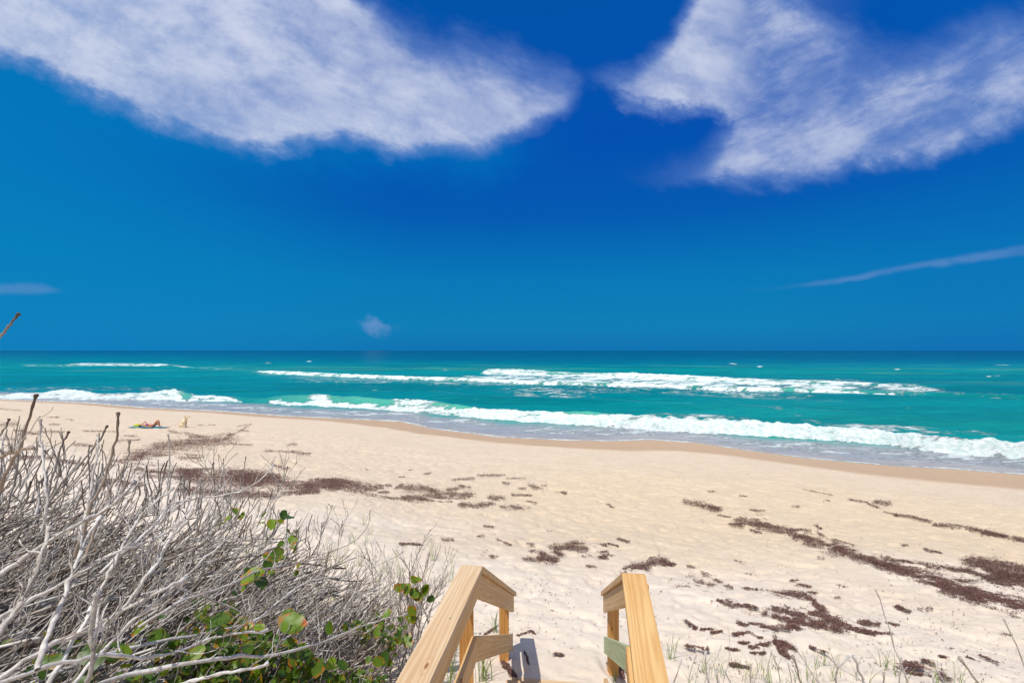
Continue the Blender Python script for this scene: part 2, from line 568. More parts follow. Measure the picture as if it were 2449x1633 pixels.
# lace foam: display polygons given as (x, top, bottom, strength)
LACE = [
    [(980, 866, 874, .3), (1150, 860, 882, .82), (1400, 860, 888, .92), (1700, 870, 899, .92), (1950, 873, 905, .82), (2100, 884, 907, .66), (2180, 895, 907, .4)],
    [(1130, 888, 896, .1), (1200, 886, 912, .5), (1300, 887, 918, .55), (1400, 890, 905, .3), (1560, 894, 906, .35), (1650, 898, 915, .5), (1800, 903, 918, .45), (1900, 905, 912, .1)],
    [(1720, 920, 930, .1), (1900, 968, 982, .45), (2000, 973, 990, .62), (2120, 976, 1000, .6), (2240, 985, 1004, .45), (2300, 998, 1006, .3), (2352, 1003, 1014, .5), (2450, 1003, 1014, .5)],
    [(40, 837, 842, .5), (130, 838, 842, .3), (185, 833, 841, .8), (340, 834, 843, .8), (370, 835, 840, .9), (395, 836, 841, .3), (420, 840, 845, .8), (450, 842, 846, .3), (500, 842, 850, .3), (620, 842, 850, .1)],
    [(600, 832, 836, .3), (615, 832, 837, .9), (630, 832, 836, .3)],
    [(1010, 848, 852, .3), (1022, 846, 853, .9), (1040, 848, 853, .2)],
    [(0, 890, 902, .35), (150, 885, 897, .3), (380, 888, 902, .35), (450, 895, 905, .2)],
    [(620, 870, 878, .0), (700, 868, 880, .35), (900, 872, 882, .4), (1100, 878, 888, .4), (1200, 884, 892, .3)],
    [(1500, 870, 880, .1), (2100, 895, 905, .4), (2200, 900, 908, .5), (2352, 912, 918, .4)],
    [(1350, 955, 960, .1), (1500, 950, 962, .4), (1620, 948, 962, .5), (1700, 952, 966, .4), (1760, 962, 970, .2)],
]
SPECK = [(1680, 835), (1688, 836), (710, 830), (1745, 842), (2295, 838), (2310, 839), (2290, 863), (2270, 864), (440, 843), (860, 899), (1080, 905), (1360, 868), (2050, 862), (2060, 848)]


def build_ocean():
    t = np.linspace(-3.0, 2.6, 1500)
    g = np.concatenate([np.arange(-0.4, 26, 0.10), np.geomspace(26.15, 160, 300), np.geomspace(166, 90000, 120)])
    G, T = np.meshgrid(g, t, indexing='ij')
    X = T * (24 + np.maximum(G, 0))
    # rows follow the shore near it and turn to straight rows far out
    kf = ss(G, 60, 400)
    Y = shore(X) * (1 - kf) + 30 * kf + G
    Yc_ = np.maximum(Y, 3.0)
    PX = (CX + X / Yc_ * F) / 1.0413
    PY = (HY + CAMH / Yc_ * F) / 1.0413
    s = Y - shore(X)
    Z = np.zeros_like(X)
    foam = np.zeros_like(X)
    face = np.zeros_like(X)
    # swell lines parallel to the shore
    ph = s + 2.5 * (fbm(X * 0.05, Y * 0.05, 2, 40) - .5) * 4
    am = ss(s, 5, 14) * (1 - ss(s, 150, 500))
    Z += am * (0.10 * np.sin(ph * 0.62) + 0.09 * np.sin(ph * 0.31 + 1.3) + 0.16 * (fbm(X * 0.25, Y * 0.5, 3, 41) - .5))
    lump = fbm(X * 1.1, Y * 1.6, 4, 44) - 0.5
    tx = fbm(X * 1.6, Y * 2.2, 4, 60)

    def wave(TB, back, dist_scale=1.0, hk=1.0):
        nonlocal Z, foam, face
        wob = (vn(X * 0.9, Y * 0.02, 51) - .5) * 3 + (vn(X * 2.6, Y * 0.02, 52) - .5) * 2
        wob = wob * dist_scale
        yb = np.interp(PX, TB[:, 0], TB[:, 1]) * 1.0413
        yt = np.interp(PX, TB[:, 0], TB[:, 2]) * 1.0413
        h = np.interp(PX, TB[:, 0], TB[:, 3])
        ff = np.interp(PX, TB[:, 0], TB[:, 4])
        fc = np.interp(PX, TB[:, 0], TB[:, 5])
        ends = ss(PX, TB[0, 0], TB[0, 0] + 30) * (1 - ss(PX, TB[-1, 0] - 30, TB[-1, 0]))
        Db = CAMH * F / (yb + wob - HY)
        Dc = np.maximum((CAMH - h) * F / (yt + wob * 0.6 - HY), Db + 0.7)
        q = (Y - Db) / (Dc - Db)
        up = ss(q, 0, 1) ** 0.8
        dn = np.exp(-np.maximum(q - 1, 0) * (Dc - Db) / back)
        prof = np.where(q < 1, up, dn) * ends
        hn = h * (1 + 0.26 * (fbm(X * 1.7, Y * 0.3, 4, 53, .65) - .5) * 2 * np.maximum(fc, .2))
        Z = Z * (1 - prof * 0.8) + hn * prof
        # foam: from the base up to the fraction ff, and a curl at the crest
        low = ss(q, -0.06, 0.05) * (1 - ss(q, ff * 1.15 - 0.12 + (tx - .5) * .5, ff * 1.15 + 0.1 + (tx - .5) * .5))
        wide = 1.0 + 0.9 * (tx - .3)
        crest = fc * ss(q, 0.3 + (tx - .5) * .9, 0.6 + (tx - .5) * .9) * (1 - ss((q - 1) * (Dc - Db), 0.1 * wide * back, 0.5 * wide * back))
        fo = np.clip(np.maximum(low * ss(ff, 0.05, 0.25), crest), 0, 1) * ends
        vary = 1 - .38 * hk + 0.5 * ss(fbm(X * .35, Y * .8, 3, 57), .32, .58)
        hole = ss(fbm(X * 1.1 + 5, Y * 1.6, 4, 58), .60, .70)
        fo = np.clip(fo * vary * (1 - .55 * hk * hole), 0, 1)
        Z += fo * 0.15 * (lump * .6 + 1.1 * (fbm(X * 4.1, Y * 5, 3, 59) - .5)) * np.clip(h, .3, 1) * 1.6
        foam = np.maximum(foam, fo)
        face = np.maximum(face, np.exp(-((q - 0.75) / 0.55) ** 2) * ss(h, .25, .6) * ends)

    wave(NB, 1.6, 1.0, .6)
    wave(OB, 3.0, 0.15)
    wave(OB2, 4.0, 0.15)
    far = ss(PY, 800, 822)
    # lace
    lx = fbm(X * 0.55 + lump, Y * 0.85, 5, 80, 0.6)
    for L in LACE:
        L = np.array(L, float)
        top = np.interp(PX, L[:, 0], L[:, 1])
        bot = np.interp(PX, L[:, 0], L[:, 2])
        st = np.interp(PX, L[:, 0], L[:, 3])
        wd = np.maximum(bot - top, 1)
        ins = ss(PY, top - wd * .15, top + wd * .3) * (1 - ss(PY, bot - wd * .3, bot + wd * .15))
        ins *= ss(PX, L[0, 0] - 5, L[0, 0] + 25) * (1 - ss(PX, L[-1, 0] - 25, L[-1, 0] + 5))
        foam = np.maximum(foam, ins * st * (0.36 + 0.78 * ss(lx, 0.35, 0.62)))
    for sx_, sy_ in SPECK:
        foam = np.maximum(foam, 0.9 * np.exp(-((PX - sx_) / 7) ** 2 - ((PY - sy_) / 1.1) ** 2))
    # swash film and its foam edge
    sw = 1 - ss(s + (fbm(X * .3, Y * .3, 3, 91) - .5) * 3, 3.6, 7.5)
    edge = np.exp(-((s - 0.10 - 0.12 * vn(X * 1.3, Y * 1.3, 95)) / (0.07 + 0.0032 * Y)) ** 2)
    e2 = np.zeros_like(X)
    for off, sd, am_ in ((1.2, 101, .6), (2.2, 102, .5), (3.0, 103, .45)):
        ln = s - off - 1.5 * (fbm(X * 0.18, Y * 0.0, 3, sd) - .5) * 2
        e2 = np.maximum(e2, am_ * np.exp(-(ln / (.06 + .002 * Y)) ** 2) * ss(fbm(X * .35, Y * .1, 2, sd + 9), .45, .6))
    foam = np.maximum(foam, np.clip(edge * 0.95, 0, 1))
    foam = np.maximum(foam, e2)
    foam = np.maximum(foam, sw * (0.34 + .3 * ss(fbm(X * .5, Y * .9, 3, 97), .4, .65)) * ss(s, 0.3, 2.5))
    Z += 0.015 * edge + am * 0
    Z = Z * ss(s, 0.8, 3.5) + 0.02 * ss(s, -0.1, 0.15) - 0.03 * (1 - ss(s, -0.4, -0.02))
    # colours
    deep = np.array(srgb(0, 74, 112))
    mid = np.array(srgb(0, 122, 134))
    teal = np.array(srgb(0, 134, 132))
    near_ = np.array(srgb(8, 140, 134))
    film = np.array(srgb(146, 151, 158))
    filmw = np.array(srgb(172, 150, 128))
    green = np.array(srgb(84, 174, 148))
    silt = np.array(srgb(64, 142, 124))
    keysY = np.array([804, 812, 822, 836, 850, 870, 900, 930, 970])
    keys = np.array([srgb(0, 52, 80), srgb(0, 66, 92), srgb(0, 84, 104), srgb(2, 116, 124), srgb(6, 138, 130), srgb(2, 128, 130), srgb(0, 120, 124), srgb(8, 132, 130), srgb(16, 138, 132)])
    nz = fbm(X * .03, Y * .05, 4, 130)
    pyn = PY + (nz - .5) * 14 * ss(PY, 806, 830) + (1 - ss(PX, 0, 1200)) * 9 * ss(PY, 805, 815)
    c = np.stack([np.interp(pyn, keysY, keys[:, i]) for i in range(3)], -1)
    k = (ss(fbm(X * .02 + 3, Y * .16, 4, 131), .53, .68) * ss(PY, 832, 842) * (1 - ss(PY, 856, 864)) * 0.6)
    k = np.maximum(k, 0.5 * np.exp(-((PY - 881) / 4.0) ** 2) * ss(PX, 1950, 2300))[..., None]
    c = c * (1 - k) + silt * k
    kd = (ss(fbm(X * .05, Y * .22, 4, 133), .35, .65) * 0.34 * ss(s, 8, 16))[..., None]
    c = c * (1 - kd * 0.6)
    kg = (face * 0.85)[..., None]
    c = c * (1 - kg) + green * kg
    ks = sw[..., None]
    fm = film * (1 - (1 - ss(s, 0, 2.2))[..., None] * .4) + filmw * ((1 - ss(s, 0, 2.2))[..., None] * .4)
    c = c * (1 - ks) + fm * ks
    cc = np.concatenate([c, np.ones(c.shape[:2] + (1,))], -1)
    m, n, b = mat_new('sea_water')
    a = n.n('ShaderNodeAttribute', attribute_name='tint')
    fa = n.n('ShaderNodeAttribute', attribute_name='foam')
    swn = n.n('ShaderNodeAttribute', attribute_name='film')
    geo = n.n('ShaderNodeNewGeometry')
    mp = n.n('ShaderNodeMapping')
    mp.inputs['Rotation'].default_value = (0, 0, math.radians(22))
    mp.inputs['Scale'].default_value = (0.45, 1.0, 1.0)
    n.link(geo.outputs['Position'], mp.inputs[0])
    P = mp.outputs[0]
    f1 = n.noise(P, 1.6, 9, 0.68, 0.6)
    f2 = n.noise(P, 6.0, 6, 0.7, 0.4)
    fr = n.m('ADD', n.m('MULTIPLY', f1, 0.62), n.m('MULTIPLY', f2, 0.38))
    thr = n.m('SUBTRACT', 1.0, n.m('MULTIPLY', fa.outputs['Fac'], 0.98))
    fr = n.mr(fr, 0.30, 0.68)
    k2 = n.mr(n.m('SUBTRACT', fr, thr), -0.12, 0.30)
    k2 = n.m('MAXIMUM', k2, n.m('MULTIPLY', n.mr(fa.outputs['Fac'], 0.72, 0.98), n.mr(f1, 0.26, 0.46, 0.55, 1.0)))
    ripple = n.noise(P, 0.9, 6, 0.62, 0.3)
    wat = n.mix(1.0, a.outputs['Color'], n.ramp(ripple, [(0.3, (0.80, 0.82, 0.86)), (0.55, (1, 1, 1)), (0.75, (1.12, 1.10, 1.06))]), 'MULTIPLY')
    f5 = n.noise(n.mapz(geo.outputs['Position']), 3.4, 9, 0.75, 0.2)
    fcol = n.mix(n.mr(f5, 0.36, 0.62), srgb(190, 214, 210), srgb(236, 240, 240))
    k3 = n.m('MULTIPLY', k2, n.mr(swn.outputs['Fac'], 0, 1, 1.0, 0.9))
    n.link(n.mix(k3, wat, fcol), b.inputs['Base Color'])
    n.link(n.mr(k2, 0, 1, 0.16, 0.8), b.inputs['Roughness'])
    n.link(n.mr(k2, 0, 1, 0.11, 0.08), b.inputs['Specular IOR Level'])
    b.inputs['IOR'].default_value = 1.16
    bp = n.n('ShaderNodeBump')
    bp.inputs['Strength'].default_value = 1.0
    wn = n.noise(P, 3.2, 7, 0.62, 0.3)
    hw = n.m('ADD', n.m('MULTIPLY', wn, 0.055), n.m('MULTIPLY', ripple, 0.10))
    hw = n.m('MULTIPLY', hw, n.mr(swn.outputs['Fac'], 0, 1, 1.0, 0.22))
    hf = n.m('MULTIPLY', n.noise(geo.outputs['Position'], 5.5, 8, 0.72), n.m('MULTIPLY', k2, 0.16))
    n.link(n.m('ADD', hw, hf), bp.inputs['Height'])
    bp.inputs['Distance'].default_value = 1.0
    n.link(bp.outputs[0], b.inputs['Normal'])
    V = np.stack([X, Y, Z], -1).reshape(-1, 3)
    o = mesh_np('ocean', V, grid_faces(*X.shape), m, {'tint': ('FLOAT_COLOR', cc.reshape(-1, 4)), 'foam': ('FLOAT', foam.reshape(-1)), 'film': ('FLOAT', sw.reshape(-1))})
    tag(o, 'turquoise sea with white breakers rolling onto the beach', 'sea', None, 'structure')


build_ocean()


# ---------------------------------------------------------------- wooden stairway
def wood(name, c1, c2, knots=True, seed=0.0):
    m, n, b = mat_new(name)
    tcn = n.n('ShaderNodeTexCoord')
    oi = n.n('ShaderNodeObjectInfo')
    rnd = n.m('MULTIPLY', oi.outputs['Random'], 37.0)
    mp = n.n('ShaderNodeMapping')
    mp.inputs['Scale'].default_value = (0.55, 9.0, 9.0)
    n.link(tcn.outputs['Object'], mp.inputs[0])
    va = n.n('ShaderNodeVectorMath', operation='ADD')
    n.link(mp.outputs[0], va.inputs[0])
    n.link(n.vec(rnd, rnd, seed), va.inputs[1])
    P = va.outputs[0]
    warp = n.noise(P, 0.9, 3, 0.5, color=True)
    v2 = n.n('ShaderNodeVectorMath', operation='MULTIPLY_ADD')
    n.link(warp, v2.inputs[0])
    v2.inputs[1].default_value = (0.4, 1.1, 1.1)
    n.link(P, v2.inputs[2])
    # growth rings seen on the flat face
    sp = n.n('ShaderNodeSeparateXYZ')
    n.link(v2.outputs[0], sp.inputs[0])
    yy = n.m('ADD', sp.outputs[1], n.m('MULTIPLY', sp.outputs[2], 0.8))
    rings = n.m('SINE', n.m('MULTIPLY', yy, 26.0))
    rings = n.mr(rings, -1, 1, 0, 1)
    rings = n.m('POWER', rings, 2.5)
    broad = n.noise(v2.outputs[0], 1.3, 4, 0.6)
    fib = n.noise(P, 14, 4, 0.7)
    col = n.mix(n.mr(broad, 0.3, 0.7), c1, c2)
    col = n.mix(n.m('MULTIPLY', rings, 0.38), col, tuple(c * f for c, f in zip(c2, (0.72, 0.56, 0.38))))
    col = n.mix(n.m('MULTIPLY', n.mr(fib, 0.4, 0.7), 0.18), col, tuple(c * 0.7 for c in c2))
    if knots:
        mk = n.n('ShaderNodeMapping')
        mk.inputs['Scale'].default_value = (1.5, 4.2, 4.2)
        n.link(tcn.outputs['Object'], mk.inputs[0])
        vk = n.n('ShaderNodeVectorMath', operation='ADD')
        n.link(mk.outputs[0], vk.inputs[0])
        n.link(n.vec(rnd, n.m('MULTIPLY', rnd, 1.7), 0.3), vk.inputs[1])
        vo = n.n('ShaderNodeTexVoronoi', voronoi_dimensions='2D')
        vo.inputs['Scale'].default_value = 1.0
        n.link(vk.outputs[0], vo.inputs['Vector'])
        kd = vo.outputs['Distance']
        kn = n.mr(kd, 0.02, 0.045, 1.0, 0.0)
        kr = n.m('MULTIPLY', n.mr(n.m('SINE', n.m('MULTIPLY', kd, 90)), -1, 1, 0, 1), n.mr(kd, 0.05, 0.16, 1, 0))
        col = n.mix(n.m('MULTIPLY', kr, 0.35), col, tuple(c * f for c, f in zip(c2, (0.75, 0.55, 0.4))))
        col = n.mix(n.m('MULTIPLY', kn, 0.75), col, srgb(128, 74, 34))
    n.link(col, b.inputs['Base Color'])
    b.inputs['Roughness'].default_value = 0.62
    b.inputs['Specular IOR Level'].default_value = 0.3
    bp = n.n('ShaderNodeBump')
    bp.inputs['Strength'].default_value = 0.35
    bp.inputs['Distance'].default_value = 0.002
    n.link(n.m('ADD', fib, n.m('MULTIPLY', rings, 0.6)), bp.inputs['Height'])
    n.link(bp.outputs[0], b.inputs['Normal'])
    return m


W_TAN = wood('pine_tan', srgb(214, 188, 152), srgb(202, 170, 130))
W_GOLD = wood('pine_gold', srgb(218, 180, 122), srgb(208, 160, 96), seed=3.0)
W_SIDE = wood('pine_side', srgb(214, 182, 134), srgb(200, 160, 108), seed=6.0)
W_POST = wood('pine_post', srgb(210, 160, 96), srgb(196, 142, 78), seed=9.0)
W_GREEN = wood('pine_greenish', srgb(186, 200, 160), srgb(170, 184, 140), seed=12.0, knots=False)
M_SCREW = mat_simple('screw_metal', srgb(120, 128, 110), 0.45, 0.1, 60, 0.5)


def board(name, p0, p1, side, w0, w1, h0, h1, mat, root, bev=0.004, plumb=False):
    """timber from p0 to p1; cross-section spans side*w0..w1 (horizontal) and h0..h1 (normal to the run)"""
    p0, p1 = Vector(p0), Vector(p1)
    L = (p1 - p0).length
    xa = (p1 - p0).normalized()
    if abs(xa.z) > 0.9:
        ya = Vector((side[0], side[1], 0)).normalized()
    else:
        hz = Vector((xa.x, xa.y, 0)).normalized()
        ya = Vector((-hz.y, hz.x, 0))
        if ya.dot(Vector((side[0], side[1], 0))) < 0:
            w0, w1 = -w1, -w0
    za = xa.cross(ya)
    M = Matrix((xa, ya, za)).transposed().to_4x4()
    M.translation = p0
    nseg = max(2, int(L / 0.12))
    vs, fs = [], []
    import bmesh
    bm = bmesh.new()
    cosl = max(0.3, math.sqrt(xa.x ** 2 + xa.y ** 2))
    sh = -xa.z / cosl if plumb else 0.0
    rings = []
    for i in range(nseg + 1):
        x = L * i / nseg
        ring = []
        for (yy, zz) in ((w0, h0), (w1, h0), (w1, h1), (w0, h1)):
            ex = -zz * sh if i in (0, nseg) else 0
            wv_ = 0.0006 * math.sin(i * 2.1 + yy * 90)
            ring.append(bm.verts.new((x + ex, yy + wv_, zz + wv_)))
        rings.append(ring)
    for a, c in zip(rings[:-1], rings[1:]):
        for j in range(4):
            bm.faces.new((a[j], a[(j + 1) % 4], c[(j + 1) % 4], c[j]))
    bm.faces.new(rings[0][::-1])
    bm.faces.new(rings[-1])
    bmesh.ops.recalc_face_normals(bm, faces=bm.faces)
    ed = [e for e in bm.edges if len(e.link_faces) == 2 and e.calc_face_angle(0) > 0.5]
    bmesh.ops.bevel(bm, geom=ed, offset=bev, segments=2, affect='EDGES', profile=0.6)
    me = bpy.data.meshes.new(name)
    bm.to_mesh(me)
    bm.free()
    for p in me.polygons:
        p.use_smooth = False
    me.materials.append(mat)
    o = bpy.data.objects.new(name, me)
    COL.objects.link(o)
    o.parent = root
    o.matrix_parent_inverse = Matrix.Translation(-root.location)
    o.matrix_world = M
    o.matrix_basis = M
    return o


def build_stairs():
    root = empty('wooden_stairway', (0.2, 2.0, 2.7))
    tag(root, 'new pine stairway with handrails leading down onto the sand', 'stairway')
    zt = CAMH - 1.38
    A1, A2 = Vector((-.186, 3.10, zt)), Vector((.045, 4.95, CAMH - 2.47))
    B1, B2 = Vector((.683, 3.007, zt)), Vector((.891, 4.85, CAMH - 2.415))
    dl = Vector((math.sin(math.radians(8.2)), math.cos(math.radians(8.2)), 0))
    dr = Vector((math.sin(math.radians(9.8)), math.cos(math.radians(9.8)), 0))
    A0, B0 = A1 - dl * 2.9, B1 - dr * 2.9
    up = Vector((0, 0, 1))

    def screws(parent, pts):
        for p in pts:
            import bmesh
            bm = bmesh.new()
            bmesh.ops.create_cone(bm, segments=12, radius1=0.0055, radius2=0.005, depth=0.003, cap_ends=True)
            me = bpy.data.meshes.new('screw')
            bm.to_mesh(me)
            bm.free()
            me.materials.append(M_SCREW)
            o = bpy.data.objects.new('screw', me)
            COL.objects.link(o)
            o.parent = parent
            o.matrix_parent_inverse = parent.matrix_world.inverted()
            o.matrix_basis = Matrix.Translation(p)
            o.matrix_world = Matrix.Translation(p)
    for sd, P0, P1, P2, capm, stm in ((-1, A0, A1, A2, W_TAN, W_SIDE), (1, B0, B1, B2, W_GOLD, W_SIDE)):
        side = (sd, 0)
        o = board('handrail', P0, P1, side, 0.0, 0.142, -0.038, 0.0, capm, root)
        o['label'] = ('broad level handrail of pale tan pine, left' if sd < 0 else 'broad level handrail of golden knotty pine, right')
        bpy.context.view_layer.update()
        d = (P1 - P0).normalized()
        pr = Vector((-d.y, d.x, 0)) * (1 if sd < 0 else -1)
        if sd < 0:
            screws(o, [P1 - d * 0.62 + pr * 0.045 + up * 0.0012])
        board('handrail', P1 + (P2 - P1).normalized() * 0.004, P2, side, 0.0, 0.142, -0.038, 0.0, stm, root, plumb=True)
        # rail board under each cap
        board('rail_board', P0 - up * 0.0395, P1 - up * 0.0395, side, 0.02, 0.058, -0.14, 0.0, stm, root)
        dd = (P2 - P1).normalized()
        nn = Vector((0, 0, 1))
        board('rail_board', P1 - up * 0.047, P2 - dd * 0.045 - up * 0.047, side, 0.02, 0.058, -0.14, 0.0, stm, root, plumb=True)
        # middle rails
        mz = -0.41
        m0, m1 = P0 + up * mz, P1 - d * 0.075 + up * mz
        board('mid_rail', m0, m1, side, 0.02, 0.058, -0.14, 0.0, W_SIDE if sd < 0 else W_GOLD, root)
        m2 = P2 + up * (2.47 - 2.90 if sd < 0 else 2.415 - 2.86)
        m2 = m2 - (P2 - P1).normalized() * 0.14
        o = board('mid_rail', m1 + d * 0.003, m2, side, 0.02, 0.058, -0.14, 0.0, W_SIDE if sd < 0 else W_GREEN, root, plumb=True)
        if sd > 0:
            o['label'] = 'greenish tinted sloping mid rail'
        # posts
        for fr, base in ((None, 1), (0.9, 0)):
            if fr is None:
                q = P1 - d * 0.02
                top = q.z - 0.042
            else:
                q = P1.lerp(P2, 0.905)
                top = q.z - 0.055
            pr2 = pr * (0.058 + 0.0445 + 0.0015)
            c = q + pr2
            zb = float(gz(c.x, c.y)) - 0.35
            board('post', (c.x, c.y, zb), (c.x, c.y, top), (1, 0.12), -0.0445, 0.0445, -0.0445, 0.0445, W_POST, root)
        for k in (1.25, 2.6):
            c = P1 - d * k + pr * (0.104)
            zb = float(gz(c.x, c.y)) - 0.3
            board('post', (c.x, c.y, zb), (c.x, c.y, P1.z - 0.042), (1, 0.12), -0.0445, 0.0445, -0.0445, 0.0445, W_POST, root)
        # stringer
        s0 = P1 + up * (-1.06)
        s1 = P2 + up * (-0.78)
        board('stringer', s0, s1 - (s1 - s0).normalized() * 0.3, side, 0.0, 0.038, -0.2, 0.0, W_SIDE, root)
    # treads
    ax = (B1 + A1) / 2
    hd = Vector((math.sin(math.radians(6.8)), math.cos(math.radians(6.8)), 0))
    pd = Vector((hd.y, -hd.x, 0))
    for i in range(4):
        yq = 1.30 - 0.28 * i
        c = ax + hd * yq
        z = 2.44 + 0.163 * i
        c.z = z
        board('tread', c - pd * 0.42, c + pd * 0.42, (-hd.x, -hd.y), 0.0, 0.26, -0.038, 0.0, W_TAN, root)


build_stairs()



# ---------------------------------------------------------------- branches
def branch_mat(name, grey=1.0):
    m, n, b = mat_new(name)
    a = n.n('ShaderNodeAttribute', attribute_name='tip')
    r = n.n('ShaderNodeAttribute', attribute_name='hue')
    g = n.n('ShaderNodeNewGeometry')
    f = n.noise(g.outputs['Position'], 22, 6, 0.65)
    f2 = n.noise(g.outputs['Position'], 120, 4, 0.7)
    base = n.mix(n.mr(f, 0.35, 0.65), srgb(178, 171, 162), srgb(222, 217, 210))
    base = n.mix(n.m('MULTIPLY', n.mr(r.outputs['Fac'], 0.55, 0.62), 0.6), base, srgb(96, 86, 78))
    base = n.mix(n.m('MULTIPLY', n.mr(n.m('FRACT', n.m('MULTIPLY', r.outputs['Fac'], 7.3)), 0.55, 1.0), 0.7), base, srgb(146, 122, 98))
    base = n.mix(n.m('MULTIPLY', n.mr(f2, 0.5, 0.75), 0.45), base, srgb(112, 98, 86))
    col = n.mix(n.mr(a.outputs['Fac'], 0.25, 0.95), base, srgb(84, 70, 60))
    n.link(col, b.inputs['Base Color'])
    b.inputs['Roughness'].default_value = 0.8
    b.inputs['Specular IOR Level'].default_value = 0.2
    bp = n.n('ShaderNodeBump')
    bp.inputs['Strength'].default_value = 0.5
    bp.inputs['Distance'].default_value = 0.003
    n.link(f2, bp.inputs['Height'])
    n.link(bp.outputs[0], b.inputs['Normal'])
    return m


BARK = branch_mat('weathered_bark')


class Tubes:
    def __init__(self):
        self.v, self.f, self.tip, self.hue = [], [], [], []
        self.n = 0

    def add(self, P, R, tip, hue, sides=5):
        """P (N,n,3), R (N,n), tip (N,n), hue (N,)"""
        N_, n, _ = P.shape
        T = np.gradient(P, axis=1)
        T /= np.linalg.norm(T, axis=2, keepdims=True) + 1e-9
        ref = np.zeros_like(T)
        ref[..., 2] = 1
        steep = np.abs(T[..., 2:3].mean(axis=1, keepdims=True)) > 0.85
        ref = np.where(steep, np.array([1.0, 0, 0]), ref)
        A = np.cross(T, ref)
        A /= np.linalg.norm(A, axis=2, keepdims=True) + 1e-9
        B = np.cross(T, A)
        an = np.arange(sides) * 2 * np.pi / sides
        V = P[:, :, None, :] + R[:, :, None, None] * (A[:, :, None, :] * np.cos(an)[None, None, :, None] + B[:, :, None, :] * np.sin(an)[None, None, :, None])
        # end cap ring collapses at both ends
        V = np.concatenate([V, (V[:, -1:, :, :] * 0.15 + P[:, -1:, None, :] * 0.85) + T[:, -1:, None, :] * R[:, -1:, None, None] * 0.5], 1)
        n1 = n + 1
        idx = np.arange(N_)[:, None, None] * n1 * sides + np.arange(n)[None, :, None] * sides
        j = np.arange(sides)[None, None, :]
        j2 = (j + 1) % sides
        Fc = np.stack([idx + j, idx + j2, idx + sides + j2, idx + sides + j], -1).reshape(-1, 4) + self.n
        self.v.append(V.reshape(-1, 3))
        self.f.append(Fc)
        tp = np.concatenate([tip, tip[:, -1:]], 1)
        self.tip.append(np.repeat(tp[:, :, None], sides, 2).reshape(-1))
        self.hue.append(np.repeat(hue, n1 * sides))
        self.n += N_ * n1 * sides

    def build(self, name, mat, parent=None):
        o = mesh_np(name, np.concatenate(self.v), np.concatenate(self.f), mat,
                    {'tip': ('FLOAT', np.concatenate(self.tip)), 'hue': ('FLOAT', np.concatenate(self.hue))})
        if parent:
            hold(o, parent)
        return o


def unit(a):
    return a / (np.linalg.norm(a, axis=-1, keepdims=True) + 1e-9)


def grow(P0, D0, L, n, kink=0.22, up=0.3, r0=None, r1=None):
    """crooked shoots from P0 along D0"""
    N_ = len(P0)
    P = np.zeros((N_, n, 3))
    P[:, 0] = P0
    D = unit(D0)
    stp = (L / (n - 1))[:, None]
    for i in range(1, n):
        D = unit(D + rng.normal(0, kink, (N_, 3)) + np.array([0, 0, up / n]))
        P[:, i] = P[:, i - 1] + D * stp * rng.uniform(0.6, 1.4, (N_, 1))
    t = np.linspace(0, 1, n)[None, :]
    R = r0[:, None] * (1 - t) + r1[:, None] * t
    R = R * (1 + 0.07 * rng.uniform(-1, 1, R.shape))
    return P, R


def sample(P, R, k, t0=0.2, t1=0.95):
    N_, n, _ = P.shape
    i = rng.integers(0, N_, k)
    t = rng.uniform(t0, t1, k) * (n - 1)
    a = np.minimum(t.astype(int), n - 2)
    f = (t - a)[:, None]
    pos = P[i, a] * (1 - f) + P[i, a + 1] * f
    tan = unit(P[i, a + 1] - P[i, a])
    rad = R[i, a] * (1 - f[:, 0]) + R[i, a + 1] * f[:, 0]
    return i, pos, tan, rad, t / (n - 1)


def side_shoots(TB, P, R, k, Lr, kink, up, amax, sides=4, tipdark=0.6, n=6, t0=0.2, rr=0.62, rmin=.0012):
    i, pos, tan, rad, t = sample(P, R, k, t0)
    perp = unit(np.cross(tan, rng.normal(0, 1, (k, 3))))
    perp[:, 2] = np.abs(perp[:, 2]) * 0.9 + 0.1 * perp[:, 2]
    ang = rng.uniform(0.35, amax, (k, 1))
    D = tan * np.cos(ang) + unit(perp) * np.sin(ang)
    L = rng.uniform(*Lr, k) * (1.1 - 0.5 * t) * np.clip(pos[:, 1] / 2.4, .38, 1.0)
    rmin = rmin * np.clip(pos[:, 1] / 2.4, .5, 1.3)
    r0 = np.maximum(rad * rng.uniform(rr * .75, rr * 1.1, k), rmin * 1.2)
    P2, R2 = grow(pos, D, L, n, kink, up, r0, np.maximum(r0 * rng.uniform(.4, .7, k), rmin))
    tp = np.linspace(0, 1, n)[None, :] * tipdark * rng.uniform(0.1, 1.4, (k, 1))
    TB.add(P2, R2, tp, rng.uniform(0, 1, k), sides)
    return P2, R2


